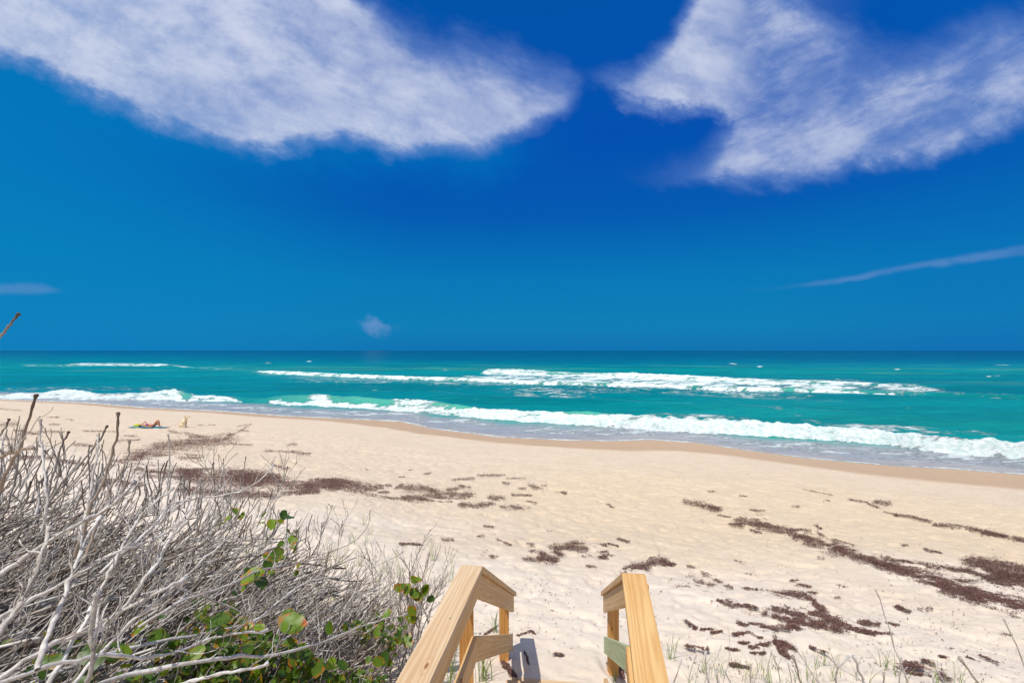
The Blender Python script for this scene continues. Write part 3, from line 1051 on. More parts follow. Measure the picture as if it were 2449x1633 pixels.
def traced(TB, pts, depths, r0, r1, tipdark=0.8, hue=0.3, n=26, knob=0.05):
    """one hand-placed branch listed from its free end towards the root"""
    pts = np.array(pts, float)
    d = np.interp(np.linspace(0, 1, len(pts)), np.linspace(0, 1, len(depths)), depths)
    Q = np.array([at(px, py, dd) for (px, py), dd in zip(pts, d)])[::-1]
    seg = np.concatenate([[0], np.cumsum(np.linalg.norm(np.diff(Q, axis=0), axis=1))])
    tt = np.linspace(0, seg[-1], n)
    P = np.stack([np.interp(tt, seg, Q[:, i]) for i in range(3)], -1)
    # round the corners, then roughen
    P[1:-1] = 0.25 * P[:-2] + 0.5 * P[1:-1] + 0.25 * P[2:]
    P[1:-1] += rng.normal(0, r0 * 0.16, P[1:-1].shape)
    t = np.linspace(0, 1, n)
    R = r0 * (1 - t) + r1 * t
    R = R * .48 * (1 + knob * rng.uniform(-1, 1, n)) + r1 * 0.22 * (np.arange(n) % 5 == 3)
    R[-1] = r1 * 1.1
    tp = np.clip((t - 0.35) * 1.5, 0, 1) * tipdark
    TB.add(P[None], R[None], tp[None], np.array([hue]), 8)
    return P[None], R[None]


ENV = np.array([(-400, 1060), (0, 1075), (100, 1095), (200, 1105), (300, 1120), (400, 1140), (500, 1165), (600, 1195), (700, 1225), (800, 1275), (900, 1330), (1000, 1400), (1070, 1470)], float)


def canopy_depth(px, f):
    top = np.interp(px, [-400, 0, 400, 700, 1050], [3.9, 4.1, 4.6, 4.9, 5.0])
    bot = np.interp(px, [-400, 0, 300, 600, 900, 1100], [1.15, 1.25, 1.5, 2.0, 2.75, 3.3])
    return 1 / ((1 - f) / top + f / bot)


def right_limit(py):
    # nothing grows through the handrail
    return np.interp(py, [1100, 1250, 1330, 1400, 1500, 1633, 1750], [720, 900, 1020, 1040, 985, 925, 860])


def clear_rail(P):
    """push shoots off the stairway"""
    lim = np.interp(P[..., 1], [0.5, 2.0, 3.1, 4.95, 6.5], [-.74, -.54, -.40, -.30, -.30])
    P[..., 0] = np.minimum(P[..., 0], lim)
    return P


def build_main_shrub():
    root = empty('sea_grape_shrub', (-2.2, 2.6, float(gz(-2.2, 2.6))))
    tag(root, 'large tangle of bare grey branches filling the lower left beside the stairway', 'shrub', 'wind-bitten shrubs on the dune')
    TB = Tubes()
    allP = []
    # main limbs
    def limbs(k, pxr, fr, Lr, rr, n=13, lift=0.0, kink=.10):
        px = rng.uniform(*pxr, k)
        f = rng.uniform(*fr, k) ** 0.8
        env = np.interp(px, ENV[:, 0], ENV[:, 1]) + 14
        py = env + f * (1720 - env)
        ok = px < right_limit(py) - 12
        px, f, py = px[ok], f[ok], py[ok]
        D = canopy_depth(px, f) * rng.uniform(0.97, 1.12, len(px))
        tipP = np.stack([(px - CX) / F * D, D, CAMH - (py - HY) / F * D], -1)
        tipP[:, 2] -= rng.uniform(0, 0.22, len(px)) + lift * rng.uniform(0, 1, len(px))
        k = len(px)
        d = unit(np.stack([rng.normal(.75, .16, k), rng.normal(.40, .24, k), rng.normal(.24, .13, k)], -1))
        L = rng.uniform(*Lr, k)
        r1 = rng.uniform(*rr, k)
        r0 = r1 * rng.uniform(1.3, 2.0, k)
        ks = np.clip(D / 2.5, .5, 1.0)
        r0, r1, L = r0 * ks, r1 * ks, L * np.clip(D / 2.0, .6, 1.0)
        P, R = grow(tipP, -d, L, n, kink, -0.5, r1, r0)
        P = P[:, ::-1].copy()
        R = R[:, ::-1].copy()
        gzz = gz(P[..., 0], P[..., 1]) + 0.02
        P[..., 2] = np.maximum(P[..., 2], gzz)
        P = clear_rail(P)
        tp = np.linspace(0, 1, n)[None, :] ** 2 * rng.uniform(0, .8, (k, 1))
        TB.add(P, R, tp, rng.uniform(0, 1.0, k), 6)
        return P, R
    P, R = limbs(440, (-350, 1060), (0.0, 1.0), (0.5, 1.5), (.0032, .0064))
    Pb, Rb = limbs(440, (-350, 900), (0.30, 1.0), (0.3, 1.0), (.0026, .0056))
    Pc, Rc = limbs(380, (-200, 1060), (0.0, 0.42), (0.4, 1.1), (.0034, .0062))
    Pd, Rd = limbs(950, (-200, 860), (0.0, 1.0), (0.5, 1.4), (.0030, .0068), lift=1.1)
    Pe, Re = limbs(560, (-300, 1000), (0.03, 1.0), (0.9, 2.0), (.0042, .0086), n=18, kink=.065)
    Pf, Rf = limbs(520, (-300, 820), (0.30, 1.0), (0.6, 1.5), (.0052, .0100), n=16, kink=.07)
    for (A, Q, k1) in ((Pe, Re, 1900), (Pf, Rf, 700), (P, R, 1900), (Pb, Rb, 1900), (Pc, Rc, 2000), (Pd, Rd, 2600)):
        P2, R2 = side_shoots(TB, A, Q, k1, (0.14, 0.5), 0.13, 0.45, 0.7, 5, .9, 8, rr=.72, rmin=.0017)
        side_shoots(TB, P2, R2, int(k1 * .5), (0.06, 0.24), 0.2, 0.6, 1.0, 4, .9, 6, rmin=.0013)
    # upright blunt tips breaking the skyline of the shrub
    k = 240
    px = rng.uniform(-60, 740, k)
    f = rng.uniform(0.0, 0.22, k)
    env = np.interp(px, ENV[:, 0], ENV[:, 1])
    py = env + f * (1633 - env)
    D = canopy_depth(px, f) * rng.uniform(0.75, 1.05, k)
    base = np.stack([(px - CX) / F * D, D, CAMH - (py - HY) / F * D], -1) + np.array([0, 0, -0.05])
    dirs = np.stack([rng.normal(.22, .16, k), rng.normal(.1, .2, k), rng.uniform(.7, 1, k)], -1)
    hfac = np.interp(px, [-60, 350, 740], [0.30, 0.24, 0.15])
    P3, R3 = grow(base, dirs, hfac * rng.uniform(.4, 1.25, k), 8, 0.13, 0.2, rng.uniform(.003, .0055, k), rng.uniform(.002, .0035, k))
    TB.add(P3, R3, np.linspace(.2, 1, 8)[None, :] * rng.uniform(.3, 1, (k, 1)), rng.uniform(0, 1, k), 6)
    side_shoots(TB, P3, R3, 200, (.05, .16), .15, .5, .8, 5, .8, 5)
    # hand-placed branches
    tr = [
        ([(87, 945), (80, 975), (63, 1022), (48, 1075), (20, 1120), (0, 1170), (-40, 1260)], [1.25, 1.35], .011, .0052, .9, .8),
        ([(283, 987), (285, 1015), (278, 1060), (262, 1105), (250, 1150), (215, 1210), (205, 1260), (180, 1330)], [1.7, 1.6], .0115, .0062, .9, .8),
        ([(46, 751), (25, 775), (-4, 812), (-50, 850)], [.9, .9], .0055, .0034, 1.0, 1),
        ([(22, 1002), (12, 1025), (-6, 1045), (-50, 1090)], [1.0, 1.0], .005, .003, .9, 1),
        ([(97, 1003), (98, 1050), (104, 1100), (108, 1150), (115, 1200), (100, 1270)], [1.8, 1.7], .009, .006, .6, .2),
        ([(233, 1045), (232, 1090), (225, 1130), (214, 1200), (190, 1290)], [1.8, 1.7], .011, .0055, .4, .3),
        ([(165, 1032), (150, 1060), (139, 1090), (135, 1120), (118, 1160), (110, 1230)], [1.8, 1.8], .009, .005, .9, .7),
        ([(310, 1055), (305, 1100), (290, 1130), (262, 1165), (240, 1230), (215, 1300), (200, 1345)], [2.0, 1.7], .011, .0055, .7, .8),
        ([(402, 1038), (406, 1070), (405, 1120), (403, 1180), (392, 1260)], [2.3, 2.3], .008, .005, .6, .2),
        ([(257, 1018), (240, 1055), (215, 1080), (195, 1110), (150, 1150), (110, 1215)], [2.0, 1.9], .010, .0055, .9, .9),
        ([(535, 1097), (537, 1160), (533, 1220)], [2.9, 2.9], .006, .004, .8, .3),
        ([(588, 1092), (583, 1130), (580, 1200), (560, 1260)], [3.1, 3.0], .006, .004, .9, .9),
        ([(511, 1105), (513, 1150), (516, 1215), (500, 1270)], [2.8, 2.8], .006, .004, .9, .9),
        ([(655, 1110), (640, 1135), (605, 1162), (560, 1180), (480, 1188), (400, 1205), (390, 1235), (330, 1290), (240, 1370)], [2.4, 2.2, 1.8], .012, .0045, .5, .2),
        ([(688, 1115), (680, 1150), (650, 1200), (620, 1235)], [3.2, 3.1], .006, .0035, .9, .6),
        ([(777, 1335), (697, 1347), (623, 1362), (558, 1395), (500, 1415), (420, 1440), (330, 1500)], [2.9, 2.2, 1.8], .012, .006, .2, .1),
        ([(965, 1318), (931, 1341), (870, 1362), (808, 1378), (722, 1390), (685, 1424), (648, 1449), (623, 1483), (577, 1495), (500, 1510), (380, 1535), (250, 1560), (60, 1640)], [3.6, 2.7, 1.6], .015, .004, .4, .15),
        ([(974, 1467), (931, 1476), (870, 1495), (808, 1520), (762, 1538), (685, 1557), (623, 1572), (562, 1566), (500, 1578), (300, 1610), (200, 1650)], [3.0, 2.2, 1.5], .016, .008, .3, .3),
        ([(885, 1221), (883, 1252), (866, 1279), (832, 1304), (777, 1322), (716, 1344), (640, 1380)], [3.9, 3.3], .011, .004, .8, .4),
        ([(449, 1246), (417, 1277), (393, 1307), (378, 1349), (351, 1376), (300, 1450), (240, 1510)], [1.8, 1.5], .0125, .009, .1, .2),
        ([(232, 1420), (222, 1480), (214, 1515), (225, 1570), (205, 1650)], [1.15, 1.15], .010, .0095, .3, .6),
        ([(445, 1385), (420, 1395), (330, 1440), (208, 1510), (167, 1524), (98, 1551), (0, 1620), (-60, 1660)], [1.7, 1.2], .013, .009, .1, .5),
        ([(640, 1505), (520, 1520), (400, 1565), (330, 1575), (250, 1560), (120, 1590), (-20, 1640)], [1.9, 1.5, 1.2], .012, .007, .2, .2),
        ([(700, 1440), (600, 1470), (520, 1440), (470, 1420), (400, 1400), (330, 1330), (300, 1290)], [2.5, 1.8], .010, .005, .2, .1),
        ([(320, 1150), (300, 1180), (250, 1220), (175, 1262), (90, 1310), (-20, 1385)], [1.6, 1.2], .012, .006, .2, .5),
        ([(78, 1070), (50, 1075), (20, 1085), (-20, 1105)], [1.1, 1.1], .008, .006, .3, .4),
        ([(415, 1165), (350, 1215), (300, 1290), (270, 1350), (215, 1460), (160, 1560), (110, 1650)], [1.9, 1.3], .0135, .006, .4, .3),
        ([(240, 1235), (205, 1290), (175, 1360), (150, 1440), (110, 1520), (90, 1600)], [1.5, 1.2], .014, .008, .3, .2),
        ([(120, 1260), (100, 1330), (70, 1400), (30, 1470), (-20, 1540)], [1.3, 1.1], .013, .008, .2, .1),
        ([(455, 1210), (440, 1240), (400, 1275), (340, 1300), (250, 1330), (160, 1390), (60, 1440), (-40, 1500)], [1.8, 1.2], .012, .005, .3, .5),
        ([(560, 1270), (520, 1310), (470, 1350), (400, 1420), (310, 1490), (240, 1560), (170, 1640)], [2.1, 1.5], .012, .006, .3, .2),
        ([(640, 1585), (600, 1600), (520, 1610), (420, 1640), (380, 1660)], [1.6, 1.4], .011, .008, .2, .3),
        ([(820, 1245), (812, 1275), (806, 1330), (800, 1350)], [3.9, 3.9], .006, .004, .9, .9),
        ([(770, 1250), (766, 1290), (758, 1330), (752, 1360)], [3.7, 3.7], .007, .004, .9, .9),
    ]
    TP = []
    for pts, dp, r0, r1, td, hu in tr:
        P4, R4 = traced(TB, pts, dp, r0, r1, td, hu)
        P4c = P4
        TP.append((P4, R4))
    PP = np.concatenate([a for a, _ in TP])
    RR = np.concatenate([b for _, b in TP])
    P5, R5 = side_shoots(TB, PP[12:], RR[12:], 170, (.08, .32), .15, .4, .8, 5, .6, 8, rr=.5)
    side_shoots(TB, P5, R5, 260, (.05, .2), .18, .6, .9, 4, .8, 6)
    TB.build('branches', BARK, root)
    return root


LEAF = None


def leaf_mat():
    m, n, b = mat_new('sea_grape_leaf')
    a = n.n('ShaderNodeAttribute', attribute_name='rim')
    r = n.n('ShaderNodeAttribute', attribute_name='hue')
    g = n.n('ShaderNodeNewGeometry')
    f = n.noise(g.outputs['Position'], 26, 4, 0.6)
    green = n.mix(r.outputs['Fac'], srgb(48, 82, 18), srgb(118, 146, 30))
    green = n.mix(n.m('MULTIPLY', n.mr(a.outputs['Fac'], 0.0, 0.12, 1, 0), 0.5), green, srgb(176, 176, 70))
    w = n.mr(n.m('ADD', n.m('MULTIPLY', a.outputs['Fac'], 0.38), n.m('MULTIPLY', f, 1.1)), 0.80, 1.1)
    w = n.m('MULTIPLY', w, n.mr(r.outputs['Fac'], 0.0, 0.5))
    col = n.mix(w, green, srgb(196, 96, 26))
    n.link(col, b.inputs['Base Color'])
    b.inputs['Roughness'].default_value = 0.42
    b.inputs['Specular IOR Level'].default_value = 0.4
    # light passes through the blade
    tr_ = n.n('ShaderNodeBsdfTranslucent')
    n.link(n.mix(0.5, col, srgb(150, 170, 20)), tr_.inputs[0])
    ms = n.n('ShaderNodeMixShader')
    ms.inputs[0].default_value = 0.3
    n.link(b.outputs[0], ms.inputs[1])
    n.link(tr_.outputs[0], ms.inputs[2])
    outn = [x for x in n.t.nodes if x.bl_idname == 'ShaderNodeOutputMaterial'][0]
    n.link(ms.outputs[0], outn.inputs[0])
    return m


LEAF = leaf_mat()


def leaves(name, centers, size, parent=None, mat=None, elong=1.12, hue=None, face_cam=0.3, label=None):
    """broad, slightly cupped leaves"""
    k = len(centers)
    centers = np.asarray(centers, float)
    size = np.broadcast_to(np.asarray(size, float), (k,))
    nrm = rng.normal(0, 1, (k, 3))
    nrm[:, 2] = np.abs(nrm[:, 2]) + 0.3
    nrm = unit(nrm) * (1 - face_cam) + unit(np.array([0.2, -0.8, 0.7])) * face_cam
    nrm = unit(nrm)
    a = unit(np.cross(nrm, rng.normal(0, 1, (k, 3))))
    b = np.cross(nrm, a)
    m_ = 12
    an = np.arange(m_) * 2 * np.pi / m_
    rr = 0.5 * (1 + 0.10 * np.cos(an * 2) - 0.10 * np.exp(-((an - np.pi) / 0.35) ** 2)) + 0
    rad = []
    V = [centers[:, None, :]]
    for q in (0.55, 1.0):
        wob = rng.uniform(.88, 1.12, (k, m_)) if q == 1 else np.ones((k, m_))
        x = rr * np.cos(an) * q * elong * wob
        y = rr * np.sin(an) * q * wob
        z = 0.16 * y ** 2 * 4 * 0.5 + rng.uniform(-.05, .05, (k, m_)) * q
        V.append(centers[:, None, :] + size[:, None, None] * (a[:, None, :] * x[..., None] + b[:, None, :] * y[..., None] + nrm[:, None, :] * z[..., None]))
    V = np.concatenate(V, 1)
    nv = 1 + 2 * m_
    fs = []
    for j in range(m_):
        j2 = (j + 1) % m_
        fs.append((0, 1 + j, 1 + j2))
        fs.append((1 + j, 1 + m_ + j, 1 + m_ + j2))
        fs.append((1 + j, 1 + m_ + j2, 1 + j2))
    fs = np.array(fs)
    Fc = (fs[None] + (np.arange(k) * nv)[:, None, None]).reshape(-1, 3)
    rim = np.tile(np.concatenate([[0], np.full(m_, .55), np.full(m_, 1.0)]), k)
    hu = np.repeat(rng.uniform(0, 1, k) if hue is None else np.clip(hue, 0, 1), nv)
    o = mesh_np(name, V.reshape(-1, 3), Fc, mat or LEAF, {'rim': ('FLOAT', rim), 'hue': ('FLOAT', hu)}, smooth=True)
    if parent:
        hold(o, parent)
    if label:
        o['label'] = label
    return o


def build_left_vegetation():
    root = build_main_shrub()
    # sea grape leaves seen in the photo (full-frame position, distance, size)
    L = [(562, 1222, 3.1, .07), (545, 1240, 3.1, .06), (575, 1236, 3.1, .05), (626, 1250, 3.0, .055), (650, 1252, 3.0, .07), (690, 1237, 3.1, .085), (700, 1290, 3.1, .075),
         (672, 1300, 3.1, .05), (705, 1315, 3.1, .06), (640, 1330, 3.0, .06), (660, 1325, 3.0, .09), (668, 1335, 3.0, .06), (700, 1340, 3.1, .06), (602, 1378, 2.4, .115), (622, 1388, 2.4, .10), (585, 1405, 2.4, .05),
         (698, 1490, 2.3, .13), (690, 1465, 2.35, .06), (580, 1485, 2.2, .06), (620, 1500, 2.2, .05), (512, 1500, 1.9, .08), (530, 1480, 1.9, .09), (540, 1530, 1.9, .08), (640, 1350, 3.2, .07),
         (788, 1500, 2.7, .07), (690, 1535, 2.3, .055), (860, 1598, 2.7, .05), (905, 1580, 2.9, .07), (760, 1600, 2.3, .07), (600, 1540, 2.0, .08), (470, 1560, 1.8, .06), (330, 1505, 1.9, .06), (300, 1560, 1.6, .05),
         (715, 1350, 3.3, .06), (690, 1270, 3.2, .05)]
    C = []
    S = []
    for px, py, d, s in L:
        C.append(at(px, py, d))
        S.append(s * .88)
        for _ in range(2):
            if _: continue
            C.append(at(px + rng.normal(0, 14), py + rng.normal(0, 14), d + rng.uniform(.02, .2)))
            S.append(s * rng.uniform(.5, .8))
    leaves('leaves', C, S, root)
    # second shrub, beside the left handrail
    r2 = empty('sea_grape_shrub', (-.95, 4.6, float(gz(-.95, 4.6))))
    tag(r2, 'small twiggy shrub with a few green leaves touching the left handrail', 'shrub', 'wind-bitten shrubs on the dune')
    TB = Tubes()
    k = 26
    base = np.stack([rng.normal(-1.02, .16, k), rng.normal(4.5, .2, k), np.full(k, 0)], -1)
    base[:, 2] = gz(base[:, 0], base[:, 1]) - .03
    dirs = np.stack([rng.normal(.08, .22, k), rng.normal(.0, .22, k), rng.uniform(.6, 1, k)], -1)
    P, R = grow(base, dirs, rng.uniform(.5, 1.15, k), 12, .14, .3, rng.uniform(.005, .010, k), rng.uniform(.0025, .004, k))
    clear_rail(P)
    TB.add(P, R, np.linspace(0, .7, 12)[None].repeat(k, 0), rng.uniform(0, 1, k), 6)
    P2, R2 = side_shoots(TB, P, R, 170, (.15, .5), .14, .7, .8, 5, .6, 9, .25, rmin=.0018)
    P3, R3 = side_shoots(TB, clear_rail(P2), R2, 260, (.08, .26), .16, .6, .8, 4, .6, 6, .2, rmin=.0015)
    for pts, dp in (([(1030, 1265), (1000, 1320), (990, 1370), (985, 1430)], [4.4]), ([(1085, 1310), (1060, 1370), (1045, 1420), (1010, 1470)], [4.5]),
                    ([(1075, 1385), (1050, 1415), (1020, 1450), (985, 1500)], [4.4]), ([(900, 1295), (930, 1350), (945, 1400), (960, 1450)], [4.4]),
                    ([(960, 1438), (900, 1430), (860, 1415), (820, 1410)], [4.3, 4.1])):
        q, qr = traced(TB, pts, dp * 2 if len(dp) == 1 else dp, .007, .0035, .7, .3)
        side_shoots(TB, q, qr, 9, (.1, .3), .13, .6, .7, 4, .6, 7, .1, rr=.6)
    TB.build('branches', BARK, r2)
    C = [at(px, py, d) for px, py, d in ((1000, 1385, 4.2), (1012, 1405, 4.2), (1018, 1410, 4.2), (990, 1418, 4.2), (965, 1400, 4.2), (975, 1408, 4.2), (960, 1420, 4.2), (955, 1405, 4.25), (998, 1425, 4.2), (1030, 1432, 4.2),
                                         (985, 1460, 4.0), (982, 1475, 4.0), (925, 1468, 3.8), (870, 1492, 3.7), (855, 1495, 3.7), (940, 1500, 3.6), (950, 1520, 3.6), (905, 1500, 3.7), (975, 1530, 3.5), (990, 1385, 4.2))]
    leaves('leaves', C, rng.uniform(.055, .10, len(C)), r2)
    # green undergrowth below the branches
    M_UG = leaf_mat()
    M_UG.name = 'undergrowth_leaf'
    n = 15000
    px = rng.uniform(-250, 1020, n)
    py = rng.uniform(1340, 1760, n)
    lim = np.interp(px, [-250, 300, 420, 520, 650, 760, 850, 960, 1020], [1480, 1500, 1460, 1450, 1500, 1520, 1500, 1490, 1500])
    ok = (py > lim + rng.uniform(-30, 60, n)) & (px < right_limit(py) - 8)
    px, py = px[ok], py[ok]
    D = canopy_depth(px, np.clip((py - 1100) / 533, 0, 1.2)) + rng.uniform(.12, .9, len(px))
    D = np.minimum(D, 4.4)
    C = np.stack([(px - CX) / F * D, D, CAMH - (py - HY) / F * D], -1)
    g = gz(C[:, 0], C[:, 1])
    C[:, 2] = np.maximum(C[:, 2], g + .04)
    cl = vn(C[:, 0] * 3 + 9, C[:, 1] * 3 + C[:, 2] * 3, 5)
    ok = (cl > 0.36) & (rng.uniform(0, 1, len(C)) < np.interp(px, [-250, 300, 560], [.05, .12, 1]))
    C = C[ok]
    C = clear_rail(C)
    small = rng.uniform(.016, .042, len(C)) * np.where(rng.uniform(0, 1, len(C)) > .9, 2.0, 1.0)
    o = leaves('undergrowth', C, small, None, M_UG, 1.35, hue=rng.uniform(0, .7, len(C)) ** 1.4, face_cam=.25)
    tag(o, 'dense green creeper leaves growing under the bare branches', 'undergrowth', None, 'stuff')


build_left_vegetation()


# ---------------------------------------------------------------- dead stems at lower right
def build_right_shrub():
    root = empty('dead_shrub', (1.9, 2.1, float(gz(1.9, 2.1))))
    tag(root, 'bare dead stems poking up along the bottom right edge', 'shrub', 'wind-bitten shrubs on the dune')
    TB = Tubes()
    tr = [
        ([(2094, 1410), (2109, 1450), (2127, 1504), (2145, 1565), (2163, 1612), (2174, 1640)], 1.45, .0062, .0036),
        ([(2401, 1480), (2430, 1540), (2449, 1594), (2470, 1650)], 1.4, .006, .004),
        ([(2295, 1572), (2322, 1612), (2350, 1645)], 1.25, .009, .0055),
        ([(2042, 1569), (2058, 1612), (2068, 1645)], 1.35, .010, .0065),
        ([(2030, 1568), (2012, 1588), (1995, 1600), (2000, 1640)], 1.6, .008, .0055),
        ([(1896, 1569), (1907, 1605), (1916, 1645)], 1.5, .009, .0065),
        ([(1975, 1561), (2000, 1592), (2033, 1612), (2066, 1628), (2090, 1650)], 1.5, .007, .004),
        ([(1900, 1543), (1925, 1583), (1957, 1633), (1970, 1650)], 1.6, .005, .003),
        ([(1740, 1497), (1746, 1533), (1744, 1583), (1734, 1612), (1725, 1650)], 2.0, .0042, .0018),
        ([(1725, 1542), (1712, 1580), (1690, 1615), (1680, 1650)], 1.9, .0055, .003),
        ([(1687, 1558), (1688, 1600), (1698, 1650)], 1.8, .007, .005),
        ([(1665, 1566), (1650, 1605), (1642, 1650)], 1.9, .005, .003),
        ([(1629, 1578), (1620, 1605), (1606, 1650)], 1.9, .0075, .0055),
        ([(1845, 1558), (1835, 1600), (1838, 1650)], 1.8, .005, .003),
        ([(1850, 1565), (1862, 1605), (1868, 1650)], 1.7, .006, .004),
        ([(1795, 1587), (1795, 1650)], 1.8, .0055, .004),
        ([(1813, 1597), (1800, 1645)], 1.9, .004, .0025),
        ([(1714, 1604), (1716, 1650)], 1.7, .0075, .006),
        ([(1733, 1602), (1745, 1625), (1752, 1650)], 1.7, .007, .0045),
        ([(2113, 1608), (2112, 1650)], 1.6, .006, .005),
        ([(2155, 1572), (2152, 1610), (2150, 1650)], 1.7, .005, .004),
        ([(1885, 1587), (1890, 1615), (1897, 1650)], 1.7, .006, .004),
        ([(2240, 1600), (2262, 1640)], 1.5, .005, .004),
    ]
    for pts, d, r0, r1 in tr:
        px, py = pts[-1]
        pts = pts + [(px + 25 + (px - pts[-2][0]) * 2, py + 160), (px + 40 + rng.uniform(-60, 60), py + 520)]
        q, qr = traced(TB, pts, [d, d * 1.02, d * 1.08], r0 * .85, r1 * .85, .45, rng.uniform(0, .5), n=34)
        gg = gz(q[..., 0], q[..., 1])
        if d > 1.45:
            side_shoots(TB, q, qr, 2, (.05, .16), .12, .5, .7, 5, .4, 7, .5, rr=.6)
    TB.build('branches', BARK, root)


build_right_shrub()


# ---------------------------------------------------------------- grass
def grass_mat(name, c1, c2):
    m, n, b = mat_new(name)
    a = n.n('ShaderNodeAttribute', attribute_name='tip')
    r = n.n('ShaderNodeAttribute', attribute_name='hue')
    col = n.mix(r.outputs['Fac'], c1, c2)
    col = n.mix(n.mr(a.outputs['Fac'], .55, 1), col, srgb(190, 176, 118))
    n.link(col, b.inputs['Base Color'])
    b.inputs['Roughness'].default_value = .55
    return m


GRASS = grass_mat('dune_grass', srgb(92, 122, 52), srgb(150, 166, 92))


def blades(centers, count, h, spread, width):
    V, Fc, tip, hue = [], [], [], []
    nseg = 6
    n0 = 0
    for c in centers:
        for _ in range(count):
            an = rng.uniform(0, 2 * np.pi)
            lean = rng.uniform(.15, 1.0) * spread
            L = h * rng.uniform(.45, 1.15)
            w = width * rng.uniform(.6, 1.2)
            t = np.linspace(0, 1, nseg)
            ox, oy = rng.normal(0, h * .07, 2)
            x = c[0] + ox + np.cos(an) * lean * L * t ** 1.7
            y = c[1] + oy + np.sin(an) * lean * L * t ** 1.7
            z = c[2] - .01 + L * (t - .38 * lean * t ** 2.4)
            sd = rng.uniform(0, np.pi)
            sx, sy = np.cos(sd) * w / 2, np.sin(sd) * w / 2
            ww = 1 - t ** 2 * .92
            A = np.stack([x - sx * ww, y - sy * ww, z], -1)
            B = np.stack([x + sx * ww, y + sy * ww, z], -1)
            V.append(np.stack([A, B], 1).reshape(-1, 3))
            for i in range(nseg - 1):
                Fc.append((n0 + 2 * i, n0 + 2 * i + 1, n0 + 2 * i + 3, n0 + 2 * i + 2))
            tip.append(np.repeat(t, 2) * rng.uniform(.5, 1))
            hue.append(np.full(2 * nseg, rng.uniform(0, 1)))
            n0 += 2 * nseg
    return np.concatenate(V), np.array(Fc), np.concatenate(tip), np.concatenate(hue)


def tuft(px, py, count, h, label, group=None, spread=.7, w=.006):
    x, y, z = [float(q[0]) for q in g_at(px, py)]
    V, Fc, tp, hu = blades([np.array((0, 0, 0.))], count, h, spread, w)
    o = mesh_np('grass_tuft', V, Fc, GRASS, {'tip': ('FLOAT', tp), 'hue': ('FLOAT', hu)})
    o.location = (x, y, z)
    tag(o, label, 'grass tuft', group)


G1 = 'tufts of dune grass by the stairway'
tuft(1188, 1512, 16, .42, 'arching grass tuft between the two left posts of the stairway', G1, .9, .007)
tuft(1150, 1625, 22, .5, 'leafy grass tuft low behind the left mid rail', G1, .55, .010)
tuft(1607, 1574, 14, .36, 'green grass tuft just right of the golden handrail', G1, .7, .007)
tuft(1468, 1628, 12, .18, 'short green tuft at the foot of the far right post', G1, .7, .007)


def scattered_grass(name, label, spots, count, h, w):
    C = []
    for px, py in spots:
        x, y, z = [q[0] for q in g_at(px, py)]
        C.append(np.array((x, y, z)))
    V, Fc, tp, hu = blades(C, count, h, .75, w)
    o = mesh_np(name, V, Fc, GRASS, {'tip': ('FLOAT', tp), 'hue': ('FLOAT', hu)})
    tag(o, label, 'grass', None, 'stuff')


sp = [(1740 + rng.normal(0, 12), 1610), (1710, 1620), (1760, 1600), (1780, 1630), (1795, 1612), (1830, 1625), (1860, 1600), (1905, 1625), (1930, 1620), (1955, 1600), (1975, 1595), (1990, 1630),
      (2050, 1620), (2110, 1590), (2120, 1600), (2140, 1615), (2000, 1610), (1680, 1605), (1840, 1640), (2160, 1640), (2230, 1635), (2300, 1640), (1655, 1640), (2260, 1650), (1820, 1600), (2080, 1640), (1940, 1645), (1880, 1650)]
scattered_grass('dune_grass', 'thin green dune grass growing among the dead stems at bottom right', sp, 7, .30, .005)
sp = [(870, 1250), (845, 1300), (810, 1345), (880, 1295), (805, 1430), (845, 1440), (920, 1420), (935, 1440), (1060, 1400), (1080, 1390), (900, 1390), (925, 1370), (790, 1330), (760, 1400),
      (600, 1290), (570, 1305), (620, 1330), (590, 1330), (1035, 1340), (830, 1375), (860, 1350), (640, 1300), (520, 1260), (780, 1360), (960, 1375), (1080, 1620), (1060, 1590), (1075, 1640), (1050, 1630)]
scattered_grass('dune_grass', 'wispy pale dune grass on the sand behind the grey shrub', sp, 9, .42, .007)


# ---------------------------------------------------------------- seaweed
def weed_mat():
    m, n, b = mat_new('dry_seaweed')
    r = n.n('ShaderNodeAttribute', attribute_name='hue')
    n.link(n.ramp(r.outputs['Fac'], [(0, srgb(70, 48, 42)), (.5, srgb(104, 74, 64)), (.85, srgb(136, 102, 88)), (1.0, srgb(168, 138, 114))]), b.inputs['Base Color'])
    b.inputs['Roughness'].default_value = .7
    b.inputs['Specular IOR Level'].default_value = .25
    return m


WEED = weed_mat()


